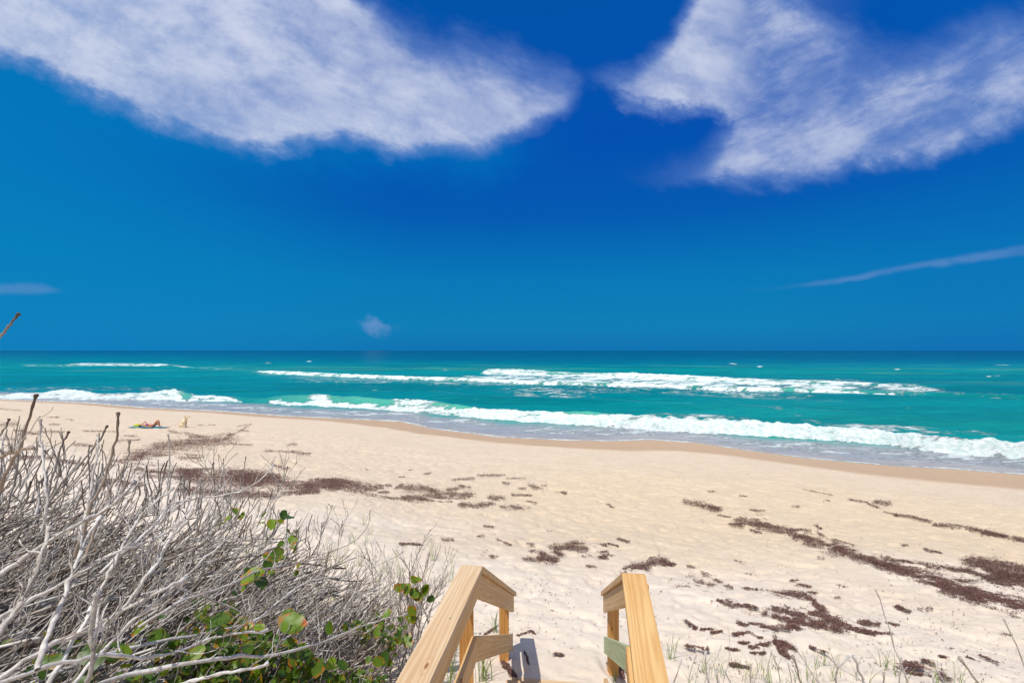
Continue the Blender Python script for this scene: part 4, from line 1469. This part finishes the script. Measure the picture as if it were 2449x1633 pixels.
def flecks(px, py, szk=1.0, hue=None, lift=None):
    """little curled strands lying on the sand"""
    d = ground_hit(px, py)
    X = (px - CX) / F * d
    k = len(px)
    Z = gz(X, d)
    s = rng.uniform(.012, .042, k) * szk * (0.55 + 0.045 * d)
    an = rng.uniform(0, np.pi, k)
    w = s * rng.uniform(.08, .22, k)
    l = lift if lift is not None else rng.uniform(.005, .04, k)
    t = np.array([-.5, 0, .5])
    cx, sx = np.cos(an), np.sin(an)
    cur = rng.normal(0, .25, k)
    V = np.zeros((k, 6, 3))
    tilt = rng.normal(0, .25, k)
    for i, tt in enumerate(t):
        ox = tt * s
        oy = cur * s * (1 - (2 * tt) ** 2)
        hz = l + rng.uniform(-.3, 1.0, k) * s * .30 + tilt * tt * s
        for j, q in enumerate((-1, 1)):
            yy = oy + q * w * (1 if i == 1 else .5)
            V[:, i * 2 + j, 0] = X + ox * cx - yy * sx
            V[:, i * 2 + j, 1] = d + ox * sx + yy * cx
            V[:, i * 2 + j, 2] = Z + np.maximum(hz, .002) + (.3 * w if q > 0 else 0)
    fs = np.array([(0, 1, 3, 2), (2, 3, 5, 4)])
    Fc = (fs[None] + (np.arange(k) * 6)[:, None, None]).reshape(-1, 4)
    hu = np.repeat(rng.uniform(0, 1, k) if hue is None else hue, 6)
    return V.reshape(-1, 3), Fc, hu


def wrack(name, label, strokes, dens=1.0, rag=.5, cat='seaweed', seed=0):
    Vs, Fs, Hs = [], [], []
    n0 = 0
    for pts, w in strokes:
        pts = np.array(pts, float)
        if len(pts) == 1:
            pts = np.array([pts[0] - (w * 1.4, 0), pts[0] + (w * 1.4, 0)])
        seg = np.concatenate([[0], np.cumsum(np.linalg.norm(np.diff(pts, axis=0), axis=1))])
        L = seg[-1]
        dd = ground_hit(pts[:, 0], pts[:, 1]).mean()
        per = 1.35 * dens * (9 / dd) ** 0.3
        ext = w * 1.1
        k = int((L + 2 * ext) * w * per) + 12
        t = rng.uniform(-ext, L + ext, k)
        tcl = np.clip(t, 0, L)
        t = t + rng.normal(0, w * .35, k)
        tcl = np.clip(t, 0, L)
        over = np.maximum(-t, t - L).clip(0) / ext
        d1 = (pts[-1] - pts[0]) / max(np.linalg.norm(pts[-1] - pts[0]), 1e-6)
        cx_ = np.interp(tcl, seg, pts[:, 0]) + (t - tcl) * d1[0]
        cy_ = np.interp(tcl, seg, pts[:, 1]) + (t - tcl) * d1[1] * .6
        o = np.clip(rng.normal(0, .45, k), -1.3, 1.3) * w
        px = cx_
        py = cy_ + o
        gd = ground_hit(px, py)
        gx_ = (px - CX) / F * gd
        sc = 1.2 + 14 / dd
        nz = 0.38 * fbm(gx_ * sc * .5, gd * sc * .5, 3, 220 + seed) + .62 * fbm(gx_ * sc * 2.6, gd * sc * 2.6, 4, 240 + seed, .65)
        q = np.abs(o) / (w * .5)
        keep = nz > (.31 + .26 * rag + .10 * q ** 1.3 + .12 * over + rng.normal(0, .05, k))
        px, py, o = px[keep], py[keep], o[keep]
        if len(px) == 0:
            continue
        d0 = ground_hit(px, py)
        mound = np.maximum(0, .03 * np.minimum(w / 20, 1) * np.minimum(dd / 12, 1) * (1 - np.abs(o) / (w * .6 + 1))) * rng.uniform(0, 1, len(px))
        V, Fc, hu = flecks(px, py, 1.0, np.clip(rng.beta(2, 2.4, len(px)), 0, 1), .004 + mound)
        Vs.append(V)
        Fs.append(Fc + n0)
        Hs.append(hu)
        n0 += len(V)
    o = mesh_np(name, np.concatenate(Vs), np.concatenate(Fs), WEED, {'hue': ('FLOAT', np.concatenate(Hs))}, smooth=False)
    tag(o, label, cat, None, 'stuff')


wrack('seaweed', 'thick brown seaweed line behind the grey shrub on the left beach', [
    ([(330, 1090), (380, 1075), (440, 1066), (500, 1060), (545, 1050)], 30), ([(380, 1062), (430, 1058), (520, 1052)], 14),
    ([(540, 1048), (570, 1033), (590, 1022)], 7), ([(450, 1040), (500, 1046)], 7),
    ([(274, 1107), (343, 1092)], 14), ([(325, 1125), (400, 1132), (450, 1128)], 26), ([(440, 1094), (475, 1096)], 16), ([(370, 1090), (400, 1088)], 6),
    ([(440, 1140), (530, 1146), (600, 1150)], 26), ([(450, 1125), (500, 1122)], 8), ([(540, 1130), (600, 1132), (650, 1140)], 20), ([(590, 1150), (660, 1152), (730, 1163)], 26),
    ([(745, 1158), (800, 1162)], 20), ([(800, 1155), (850, 1162), (885, 1172)], 26), ([(760, 1146), (830, 1150)], 6), ([(660, 1115), (690, 1120)], 9),
    ([(440, 1172), (540, 1180), (640, 1185)], 14), ([(250, 1150), (330, 1158)], 14), ([(680, 1180), (760, 1176)], 7)], 1.9, .30, seed=1)
wrack('seaweed', 'scattered brown seaweed patches across the middle of the beach', [
    ([(905, 1163), (928, 1161)], 9), ([(975, 1168), (1000, 1165), (1025, 1171)], 15), ([(1035, 1173), (1050, 1176)], 8), ([(945, 1168), (960, 1160)], 6), ([(1025, 1186), (1070, 1184), (1115, 1183)], 15),
    ([(1060, 1192), (1095, 1192)], 10), ([(975, 1190), (1005, 1193)], 14), ([(1010, 1197), (1030, 1197)], 7), ([(890, 1183), (940, 1192), (970, 1192)], 5), ([(910, 1178), (925, 1177)], 6),
    ([(1072, 1170), (1105, 1168)], 6), ([(1105, 1163), (1120, 1165)], 6), ([(1100, 1205), (1140, 1209), (1172, 1205)], 9), ([(1050, 1200), (1080, 1200)], 4), ([(1205, 1211), (1255, 1214)], 10), ([(1175, 1190), (1205, 1192)], 9), ([(1145, 1136), (1206, 1136)], 5),
    ([(1212, 1144), (1250, 1145)], 6), ([(1085, 1147), (1130, 1144)], 5), ([(1205, 1155), (1218, 1157)], 7), ([(1270, 1162), (1286, 1167)], 11), ([(1228, 1183), (1268, 1185)], 6), ([(1250, 1168)], 5), ([(1300, 1161)], 4),
    ([(1262, 1199), (1280, 1202)], 6), ([(1344, 1178)], 6), ([(1015, 1134), (1030, 1130)], 4), ([(1455, 1208), (1465, 1212)], 6), ([(960, 1140)], 4), ([(875, 1122), (880, 1124)], 3), ([(985, 1124)], 3),
    ([(637, 1078), (700, 1080)], 4), ([(690, 1064), (705, 1063)], 7), ([(700, 1080), (735, 1084)], 9), ([(560, 1062), (600, 1064)], 4), ([(1105, 1161)], 4), ([(1160, 1258), (1178, 1260)], 4)], 1.7, .25, seed=4)
wrack('seaweed', 'dark tangled seaweed bits on the sand just beyond the stairway', [
    ([(1335, 1310), (1363, 1307), (1395, 1312)], 17), ([(1370, 1298), (1390, 1300)], 8), ([(1420, 1306), (1442, 1305)], 8), ([(1395, 1300), (1425, 1305)], 4), ([(1405, 1328), (1430, 1333), (1450, 1330)], 13), ([(1440, 1320)], 7),
    ([(1300, 1335), (1322, 1338)], 13), ([(1275, 1338)], 10), ([(1410, 1354), (1420, 1356)], 9), ([(1275, 1320), (1300, 1325)], 8), ([(1330, 1322), (1350, 1328)], 6), ([(1190, 1290), (1220, 1302)], 5), ([(1060, 1290), (1085, 1293)], 7), ([(960, 1300), (1010, 1302)], 6), ([(1145, 1282), (1156, 1281)], 4),
    ([(1508, 1362), (1545, 1352)], 20), ([(1560, 1342), (1590, 1345)], 18), ([(1600, 1350), (1612, 1348)], 7), ([(1315, 1270)], 4), ([(1264, 1300)], 5), ([(1480, 1290), (1500, 1295)], 5), ([(1455, 1300), (1475, 1305)], 4),
    ([(1180, 1330)], 4), ([(1240, 1520), (1270, 1510), (1275, 1512)], 7), ([(1325, 1563), (1345, 1566)], 5), ([(1255, 1560), (1262, 1580)], 9), ([(1450, 1590), (1456, 1586)], 9), ([(1485, 1600), (1490, 1620)], 22), ([(1215, 1600), (1230, 1620)], 20), ([(1165, 1515), (1185, 1500)], 7),
    ([(1105, 1400)], 5)], 1.3, .38, seed=7)
wrack('seaweed', 'long brown seaweed band crossing the right of the beach diagonally', [
    ([(1643, 1201), (1680, 1206), (1712, 1218)], 11), ([(1690, 1210), (1720, 1216)], 12), ([(1720, 1232), (1745, 1236)], 4), ([(1764, 1243), (1800, 1252), (1817, 1256)], 16), ([(1810, 1250), (1870, 1270), (1925, 1290)], 22), ([(1925, 1290), (2015, 1316)], 24),
    ([(2015, 1316), (2123, 1352)], 22), ([(2110, 1346), (2178, 1370)], 24), ([(2178, 1370), (2250, 1393)], 28), ([(2250, 1393), (2340, 1424)], 28), ([(2330, 1420), (2449, 1452), (2520, 1475)], 28),
    ([(2123, 1336), (2180, 1346), (2243, 1356)], 9), ([(2257, 1356), (2307, 1365)], 11), ([(2320, 1366), (2352, 1376)], 9), ([(2330, 1345), (2394, 1354), (2470, 1368)], 24), ([(2350, 1352), (2380, 1368)], 18), ([(2365, 1383), (2470, 1392)], 26), ([(2400, 1375), (2470, 1380)], 16),
    ([(2290, 1386), (2325, 1389)], 9), ([(1952, 1258), (1962, 1263)], 6), ([(1956, 1273), (1979, 1287), (2040, 1302)], 6), ([(1892, 1266), (1935, 1268)], 6), ([(1795, 1218), (1825, 1222)], 6), ([(1808, 1229), (1825, 1230)], 5), ([(1895, 1211), (1908, 1211)], 6),
    ([(1750, 1254), (1775, 1256)], 7), ([(1796, 1268), (1815, 1273)], 6), ([(2210, 1312), (2250, 1322)], 4), ([(2165, 1304)], 4)], 1.5, .34, seed=9)
wrack('seaweed', 'thin broken seaweed line higher toward the water on the right', [
    ([(2033, 1195), (2070, 1202), (2098, 1213)], 5), ([(2098, 1201), (2122, 1204)], 10), ([(2115, 1224), (2145, 1232)], 3), ([(2141, 1231), (2180, 1236), (2221, 1246)], 6), ([(2239, 1255), (2286, 1258), (2358, 1271), (2405, 1282)], 8), ([(2350, 1275), (2390, 1280)], 7),
    ([(2430, 1289), (2470, 1296)], 11), ([(1920, 1170), (1990, 1184)], 2.5), ([(1975, 1197)], 4), ([(1700, 1175)], 4), ([(1770, 1185), (1785, 1187)], 3)], 1.7, .2, seed=12)
wrack('seaweed', 'broken mass of dark seaweed clumps on the near right sand', [
    ([(1607, 1392), (1645, 1402), (1683, 1414)], 15), ([(1665, 1385), (1690, 1396), (1712, 1388)], 18), ([(1682, 1370), (1700, 1376)], 10), ([(1645, 1377)], 6), ([(1735, 1397), (1750, 1404)], 9), ([(1765, 1370), (1795, 1372)], 7), ([(1782, 1387), (1795, 1388)], 5),
    ([(1784, 1408), (1825, 1412), (1870, 1420)], 15), ([(1865, 1422), (1925, 1422), (1940, 1435), (1961, 1457)], 17), ([(1700, 1439), (1725, 1438)], 8), ([(1740, 1443), (1780, 1448), (1830, 1462)], 17), ([(1849, 1455), (1885, 1462), (1918, 1470)], 18),
    ([(1850, 1473), (1880, 1482), (1905, 1500)], 16), ([(1910, 1482), (1961, 1494)], 17), ([(1825, 1500), (1870, 1498), (1895, 1500)], 12), ([(1950, 1469), (1985, 1480), (2030, 1492)], 15), ([(2000, 1500), (2050, 1508), (2075, 1516)], 15), ([(2075, 1512), (2127, 1517)], 9),
    ([(2062, 1488), (2095, 1492)], 11), ([(1755, 1517), (1790, 1514), (1815, 1525)], 8), ([(1768, 1490), (1780, 1494)], 10), ([(1800, 1490), (1815, 1492)], 8), ([(1640, 1485), (1660, 1500)], 12), ([(1690, 1505)], 6), ([(1700, 1512), (1725, 1510)], 4),
    ([(1855, 1530), (1865, 1550), (1880, 1568)], 20), ([(1870, 1535), (1900, 1552)], 10), ([(1802, 1545), (1830, 1540)], 11), ([(1800, 1562), (1825, 1562)], 7), ([(1740, 1550), (1765, 1556)], 7), ([(1645, 1545), (1690, 1552)], 7), ([(1780, 1537)], 6), ([(1940, 1548), (1975, 1560)], 5),
    ([(2147, 1452), (2172, 1460)], 9), ([(2200, 1455), (2225, 1457)], 6), ([(2128, 1492), (2142, 1496)], 8), ([(2390, 1515), (2416, 1520)], 7), ([(2165, 1592), (2210, 1598), (2245, 1604)], 18), ([(2215, 1582), (2235, 1590)], 12), ([(2170, 1608), (2280, 1625)], 9),
    ([(2315, 1572), (2340, 1582)], 5), ([(2345, 1568), (2385, 1585)], 6), ([(2260, 1550), (2275, 1550)], 5), ([(1910, 1398), (1935, 1402)], 7), ([(1935, 1416), (1950, 1418)], 6), ([(1893, 1388), (1905, 1388)], 5), ([(1760, 1340), (1780, 1345)], 6), ([(1645, 1353), (1672, 1357)], 5),
    ([(1600, 1348), (1612, 1349)], 6), ([(2008, 1399), (2016, 1402)], 8), ([(2003, 1428)], 4), ([(1955, 1333), (1970, 1336)], 3), ([(2250, 1570), (2270, 1572)], 5), ([(1750, 1588), (1790, 1595)], 6)], 1.05, .70, seed=15)
wrack('seaweed', 'small brown seaweed scraps around the sunbather on the far left beach', [
    ([(0, 978), (50, 981)], 3), ([(0, 1016), (38, 1014)], 9), ([(40, 1030), (90, 1038)], 6), ([(95, 1032), (150, 1033)], 5), ([(0, 1050), (60, 1048)], 5), ([(117, 998), (140, 998)], 4), ([(120, 1014), (140, 1015)], 4), ([(160, 1002), (175, 1004)], 2.5), ([(180, 1063), (220, 1065)], 6),
    ([(200, 1030), (280, 1032)], 3), ([(285, 1055), (330, 1053)], 6), ([(300, 1042), (325, 1043)], 4), ([(410, 1035), (435, 1036)], 3), ([(405, 1030), (420, 1031)], 3), ([(445, 1036), (475, 1041)], 5), ([(455, 1046), (480, 1045)], 4), ([(500, 1016), (515, 1016)], 2),
    ([(580, 1029), (590, 1030)], 5), ([(570, 1019), (600, 1014)], 3), ([(475, 1016), (490, 1017)], 2), ([(545, 1040), (560, 1038)], 4), ([(50, 1093), (120, 1094)], 9), ([(0, 1080), (30, 1084)], 5), ([(140, 1102), (200, 1110)], 8)], 2.2, .15, seed=18)


def debris():
    n = 15000
    px = rng.uniform(-60, 2500, n)
    py = 1000 + rng.uniform(0, 1, n) ** 0.65 * 660
    keep = py > np.interp(px, [0, 600, 1224, 1800, 2449], [965, 1010, 1085, 1125, 1165]) + 6
    cl = fbm(px * .01, py * .03, 3, 301)
    keep &= cl + rng.uniform(-.3, .2, n) > .40
    keep &= ~((px > 1130) & (px < 1640) & (py > 1560))
    px, py = px[keep], py[keep]
    V, Fc, hu = flecks(px, py, .95, rng.uniform(0, 1, len(px)), np.full(len(px), .002))
    o = mesh_np('beach_debris', V, Fc, WEED, {'hue': ('FLOAT', hu)}, smooth=False)
    tag(o, 'tiny brown flecks of dried weed sprinkled over the sand', 'debris', None, 'stuff')


debris()


# ---------------------------------------------------------------- figures (skin modifier)
def skin(name, joints, edges, mat, parent=None, root=0, sub=2, smooth=True):
    me = bpy.data.meshes.new(name)
    me.from_pydata([Vector(j[:3]) for j in joints], edges, [])
    me.update()
    o = bpy.data.objects.new(name, me)
    COL.objects.link(o)
    md = o.modifiers.new('skin', 'SKIN')
    md.use_smooth_shade = True
    sv = me.skin_vertices
    if not sv:
        bpy.context.view_layer.objects.active = o
        o.select_set(True)
        bpy.ops.mesh.customdata_skin_add()
        o.select_set(False)
        sv = me.skin_vertices
    for i, j in enumerate(joints):
        r = j[3]
        r2 = j[4] if len(j) > 4 else r
        sv[0].data[i].radius = (r, r2)
        sv[0].data[i].use_root = (i == root)
    ms = o.modifiers.new('sub', 'SUBSURF')
    ms.levels = ms.render_levels = sub
    me.materials.append(mat)
    if parent:
        o.parent = parent
    return o


def uvball(name, c, r, mat, parent, seg=16):
    import bmesh
    bm = bmesh.new()
    bmesh.ops.create_uvsphere(bm, u_segments=seg, v_segments=seg // 2, radius=1)
    bmesh.ops.scale(bm, vec=r, verts=bm.verts)
    bmesh.ops.translate(bm, vec=c, verts=bm.verts)
    me = bpy.data.meshes.new(name)
    bm.to_mesh(me)
    bm.free()
    for p in me.polygons:
        p.use_smooth = True
    me.materials.append(mat)
    o = bpy.data.objects.new(name, me)
    COL.objects.link(o)
    o.parent = parent
    return o


def build_figures():
    SKIN = mat_simple('skin', srgb(196, 134, 100), .5, .06, 8)
    HAIR = mat_simple('dark_hair', srgb(52, 30, 22), .55, .2, 40)
    BIK = mat_simple('violet_cloth', srgb(150, 100, 200), .7, .2, 30)
    d = float(ground_hit(372, 1022)[0])
    x0, y0 = (358 - CX) / F * d, d
    z0 = float(gz(x0, y0))
    # towel
    m, n, b = mat_new('striped_towel')
    tcn = n.n('ShaderNodeTexCoord')
    spx = n.n('ShaderNodeSeparateXYZ')
    n.link(tcn.outputs['Object'], spx.inputs[0])
    st = n.ramp(n.m('FRACT', n.m('MULTIPLY', spx.outputs[0], 1.6)), [(0, srgb(0, 120, 150)), (.3, srgb(20, 160, 170)), (.45, srgb(120, 20, 50)), (.55, srgb(18, 40, 110)), (.75, srgb(60, 190, 190))], 'CONSTANT')
    n.link(st, b.inputs['Base Color'])
    b.inputs['Roughness'].default_value = .9
    tx = np.linspace(-1.05, .95, 50)
    ty = np.linspace(-.40, .40, 20)
    TX, TY = np.meshgrid(tx, ty, indexing='ij')
    wx, wy = TX + x0, TY + y0
    TZ = gz(wx, wy) - z0 + .012 + .012 * fbm(TX * 5, TY * 5, 3, 9)
    top = np.stack([TX, TY, TZ], -1).reshape(-1, 3)
    nT = len(top)
    fT = grid_faces(50, 20)
    o = mesh_np('beach_towel', top, fT[:, ::-1], m)
    sol = o.modifiers.new('thick', 'SOLIDIFY')
    sol.thickness = .006
    o.location = (x0, y0, z0)
    tag(o, 'teal and blue striped towel spread under the sunbather', 'towel')
    # person lying on the back, head toward the left, knees raised
    root = empty('person', (x0 + .13, y0, z0 + .03))
    root.scale = (.86, .86, .86)
    tag(root, 'sunbather in violet bikini lying on a towel with both knees raised', 'person')
    J = [(.10, 0, .10, .10, .15), (-.08, 0, .10, .085, .125), (-.26, 0, .115, .095, .145), (-.40, 0, .115, .085, .155), (-.50, 0, .11, .05, .055), (-.58, 0, .12, .07, .068), (-.69, 0, .125, .09, .078), (-.76, 0, .12, .06, .06)]
    E = [(0, 1), (1, 2), (2, 3), (3, 4), (4, 5), (5, 6), (6, 7)]

    def add(parent, pts):
        p = parent
        for q in pts:
            J.append(q)
            E.append((p, len(J) - 1))
            p = len(J) - 1
        return p
    # legs
    for sd, kx, fx in ((-1, .46, .60), (1, .36, .46)):
        add(0, [(.16, sd * .10, .10, .085), (.36, sd * .11, .30, .072), (kx, sd * .12, .47, .055), ((kx + fx) / 2 + .02, sd * .12, .26, .052), (fx, sd * .12, .06, .034), (fx + .12, sd * .13, .03, .026), (fx + .17, sd * .13, .025, .02)])
    # right arm folded up over the head, left arm along the body
    ha = add(3, [(-.44, .19, .11, .05), (-.66, .26, .36, .038), (-.70, .12, .20, .026), (-.71, .06, .20, .028)])
    hb = add(3, [(-.42, -.20, .10, .05), (-.16, -.27, .07, .038), (.06, -.29, .05, .026), (.13, -.29, .045, .028)])
    for k in range(4):
        Lf = (.07, .08, .075, .06)[k]
        add(hb, [(.15, -.262 - .018 * k, .045, .009), (.15 + Lf * .5, -.26 - .02 * k, .05, .008), (.15 + Lf, -.26 - .021 * k, .04, .007)])
        add(ha, [(-.70 - .01 * k, .04, .21, .009), (-.70 - .012 * k, .04 - Lf * .5, .215, .008), (-.70 - .012 * k, .04 - Lf, .20, .007)])
    add(hb, [(.13, -.25, .05, .01), (.17, -.235, .045, .008)])
    add(ha, [(-.67, .05, .21, .01), (-.645, .02, .21, .008)])
    body = skin('body', J, E, SKIN, root)
    uvball('nose', (-.675, 0, .215), (.012, .011, .016), SKIN, body, 8)
    for s_ in (-1, 1):
        uvball('eye', (-.70, s_ * .03, .208), (.008, .011, .006), HAIR, body, 8)
        uvball('ear', (-.69, s_ * .078, .12), (.014, .008, .022), SKIN, body, 8)
    uvball('mouth', (-.645, 0, .192), (.007, .02, .006), mat_simple('lips', srgb(150, 66, 60), .5), body, 8)
    skin('hair', [(-.75, 0, .14, .085, .08), (-.80, 0, .09, .08, .09), (-.78, -.10, .05, .05), (-.70, -.19, .03, .035), (-.60, -.24, .025, .03)], [(0, 1), (1, 2), (2, 3), (3, 4)], HAIR, root, 0)
    for s_ in (-1, 1):
        uvball('bikini_top', (-.27, s_ * .075, .185), (.085, .075, .045), BIK, root)
    uvball('bikini_bottom', (.12, 0, .11), (.105, .165, .112), BIK, root)
    # yellow bag used as a pillow
    YEL = mat_simple('yellow_cloth', srgb(184, 178, 56), .75, .15, 12, bump=.01)
    bag = skin('beach_bag', [(-1.14, -.02, .02, .05, .12), (-1.0, 0, .09, .09, .17), (-.84, .01, .10, .085, .17), (-.72, 0, .05, .04, .12)], [(0, 1), (1, 2), (2, 3)], YEL, None, 1)
    bag.location = (x0 + .14, y0 - .02, z0 + .03)
    bag.scale = (.9, .9, .8)
    tag(bag, 'soft yellow bag under the head of the sunbather', 'bag')
    # dog
    d2 = float(ground_hit(440, 1021)[0])
    xd = (440 - CX) / F * d2
    zd = float(gz(xd, d2))
    FUR = mat_simple('cream_fur', srgb(232, 218, 184), .85, .1, 14, .1, .01)
    DARK = mat_simple('dark_brown', srgb(56, 40, 34), .5)
    TANF = mat_simple('tan_ear', srgb(170, 120, 66), .8)
    r = empty('dog', (xd, d2, zd))
    r.scale = (1.08, 1.08, 1.08)
    tag(r, 'cream coloured dog sitting on the sand and looking toward the sea', 'dog')
    J = [(-.14, 0, .14, .115, .105), (-.06, 0, .25, .12, .105), (.03, 0, .36, .112, .10), (.09, 0, .45, .095, .085), (.13, 0, .52, .08, .075), (.165, 0, .575, .08, .075), (.23, 0, .585, .06, .055), (.32, 0, .575, .04, .036)]
    E = [(i, i + 1) for i in range(7)]
    for sd in (-1, 1):
        # hind: stifle up by the belly, hock near the ground at the back, foot forward
        add(0, [(-.08, sd * .11, .16, .07), (.03, sd * .125, .14, .045), (-.07, sd * .12, .045, .024), (.02, sd * .125, .02, .022), (.05, sd * .125, .018, .018)])
        add(2, [(.07, sd * .075, .30, .05), (.085, sd * .08, .17, .03), (.09, sd * .08, .06, .022), (.12, sd * .08, .02, .024), (.14, sd * .08, .018, .018)])
    add(0, [(-.24, 0, .06, .035), (-.33, .03, .035, .028), (-.42, .07, .03, .018)])
    skin('body', J, E, FUR, r, 1)
    uvball('nose', (.355, 0, .59), (.026, .026, .022), DARK, r, 8)
    for sd in (-1, 1):
        uvball('eye', (.235, sd * .05, .625), (.016, .012, .014), DARK, r, 8)
        skin('ear', [(.13, sd * .065, .645, .03, .018), (.11, sd * .092, .61, .04, .018), (.115, sd * .10, .56, .022, .012)], [(0, 1), (1, 2)], TANF, r, 0, 1)
    import bmesh
    # collar
    bm = bmesh.new()
    bmesh.ops.create_cone(bm, segments=20, radius1=.094, radius2=.088, depth=.018, cap_ends=False)
    bmesh.ops.rotate(bm, cent=(0, 0, 0), matrix=Matrix.Rotation(math.radians(35), 3, 'Y'), verts=bm.verts)
    bmesh.ops.translate(bm, vec=(.105, 0, .455), verts=bm.verts)
    me = bpy.data.meshes.new('collar')
    bm.to_mesh(me)
    bm.free()
    PINK = mat_simple('pink_cord', srgb(226, 120, 120), .7)
    me.materials.append(PINK)
    o = bpy.data.objects.new('collar', me)
    COL.objects.link(o)
    o.parent = r
    # leash
    TBL = Tubes()
    a = np.array((x0 + .92, y0 - .05, z0 + .03))
    bpt = np.array((xd + .05, d2 - .09, zd + .42))
    t = np.linspace(0, 1, 24)[:, None]
    P = a * (1 - t) + bpt * t
    P[:, 2] -= (np.sin(t[:, 0] * np.pi) * .10)
    P[:, 2] = np.maximum(P[:, 2], gz(P[:, 0], P[:, 1]) + .008)
    TBL.add(P[None], np.full((1, 24), .005), np.zeros((1, 24)), np.array([0.]), 6)
    o = TBL.build('leash', PINK)
    tag(o, 'thin pink leash running from the towel to the dog', 'leash')


build_figures()
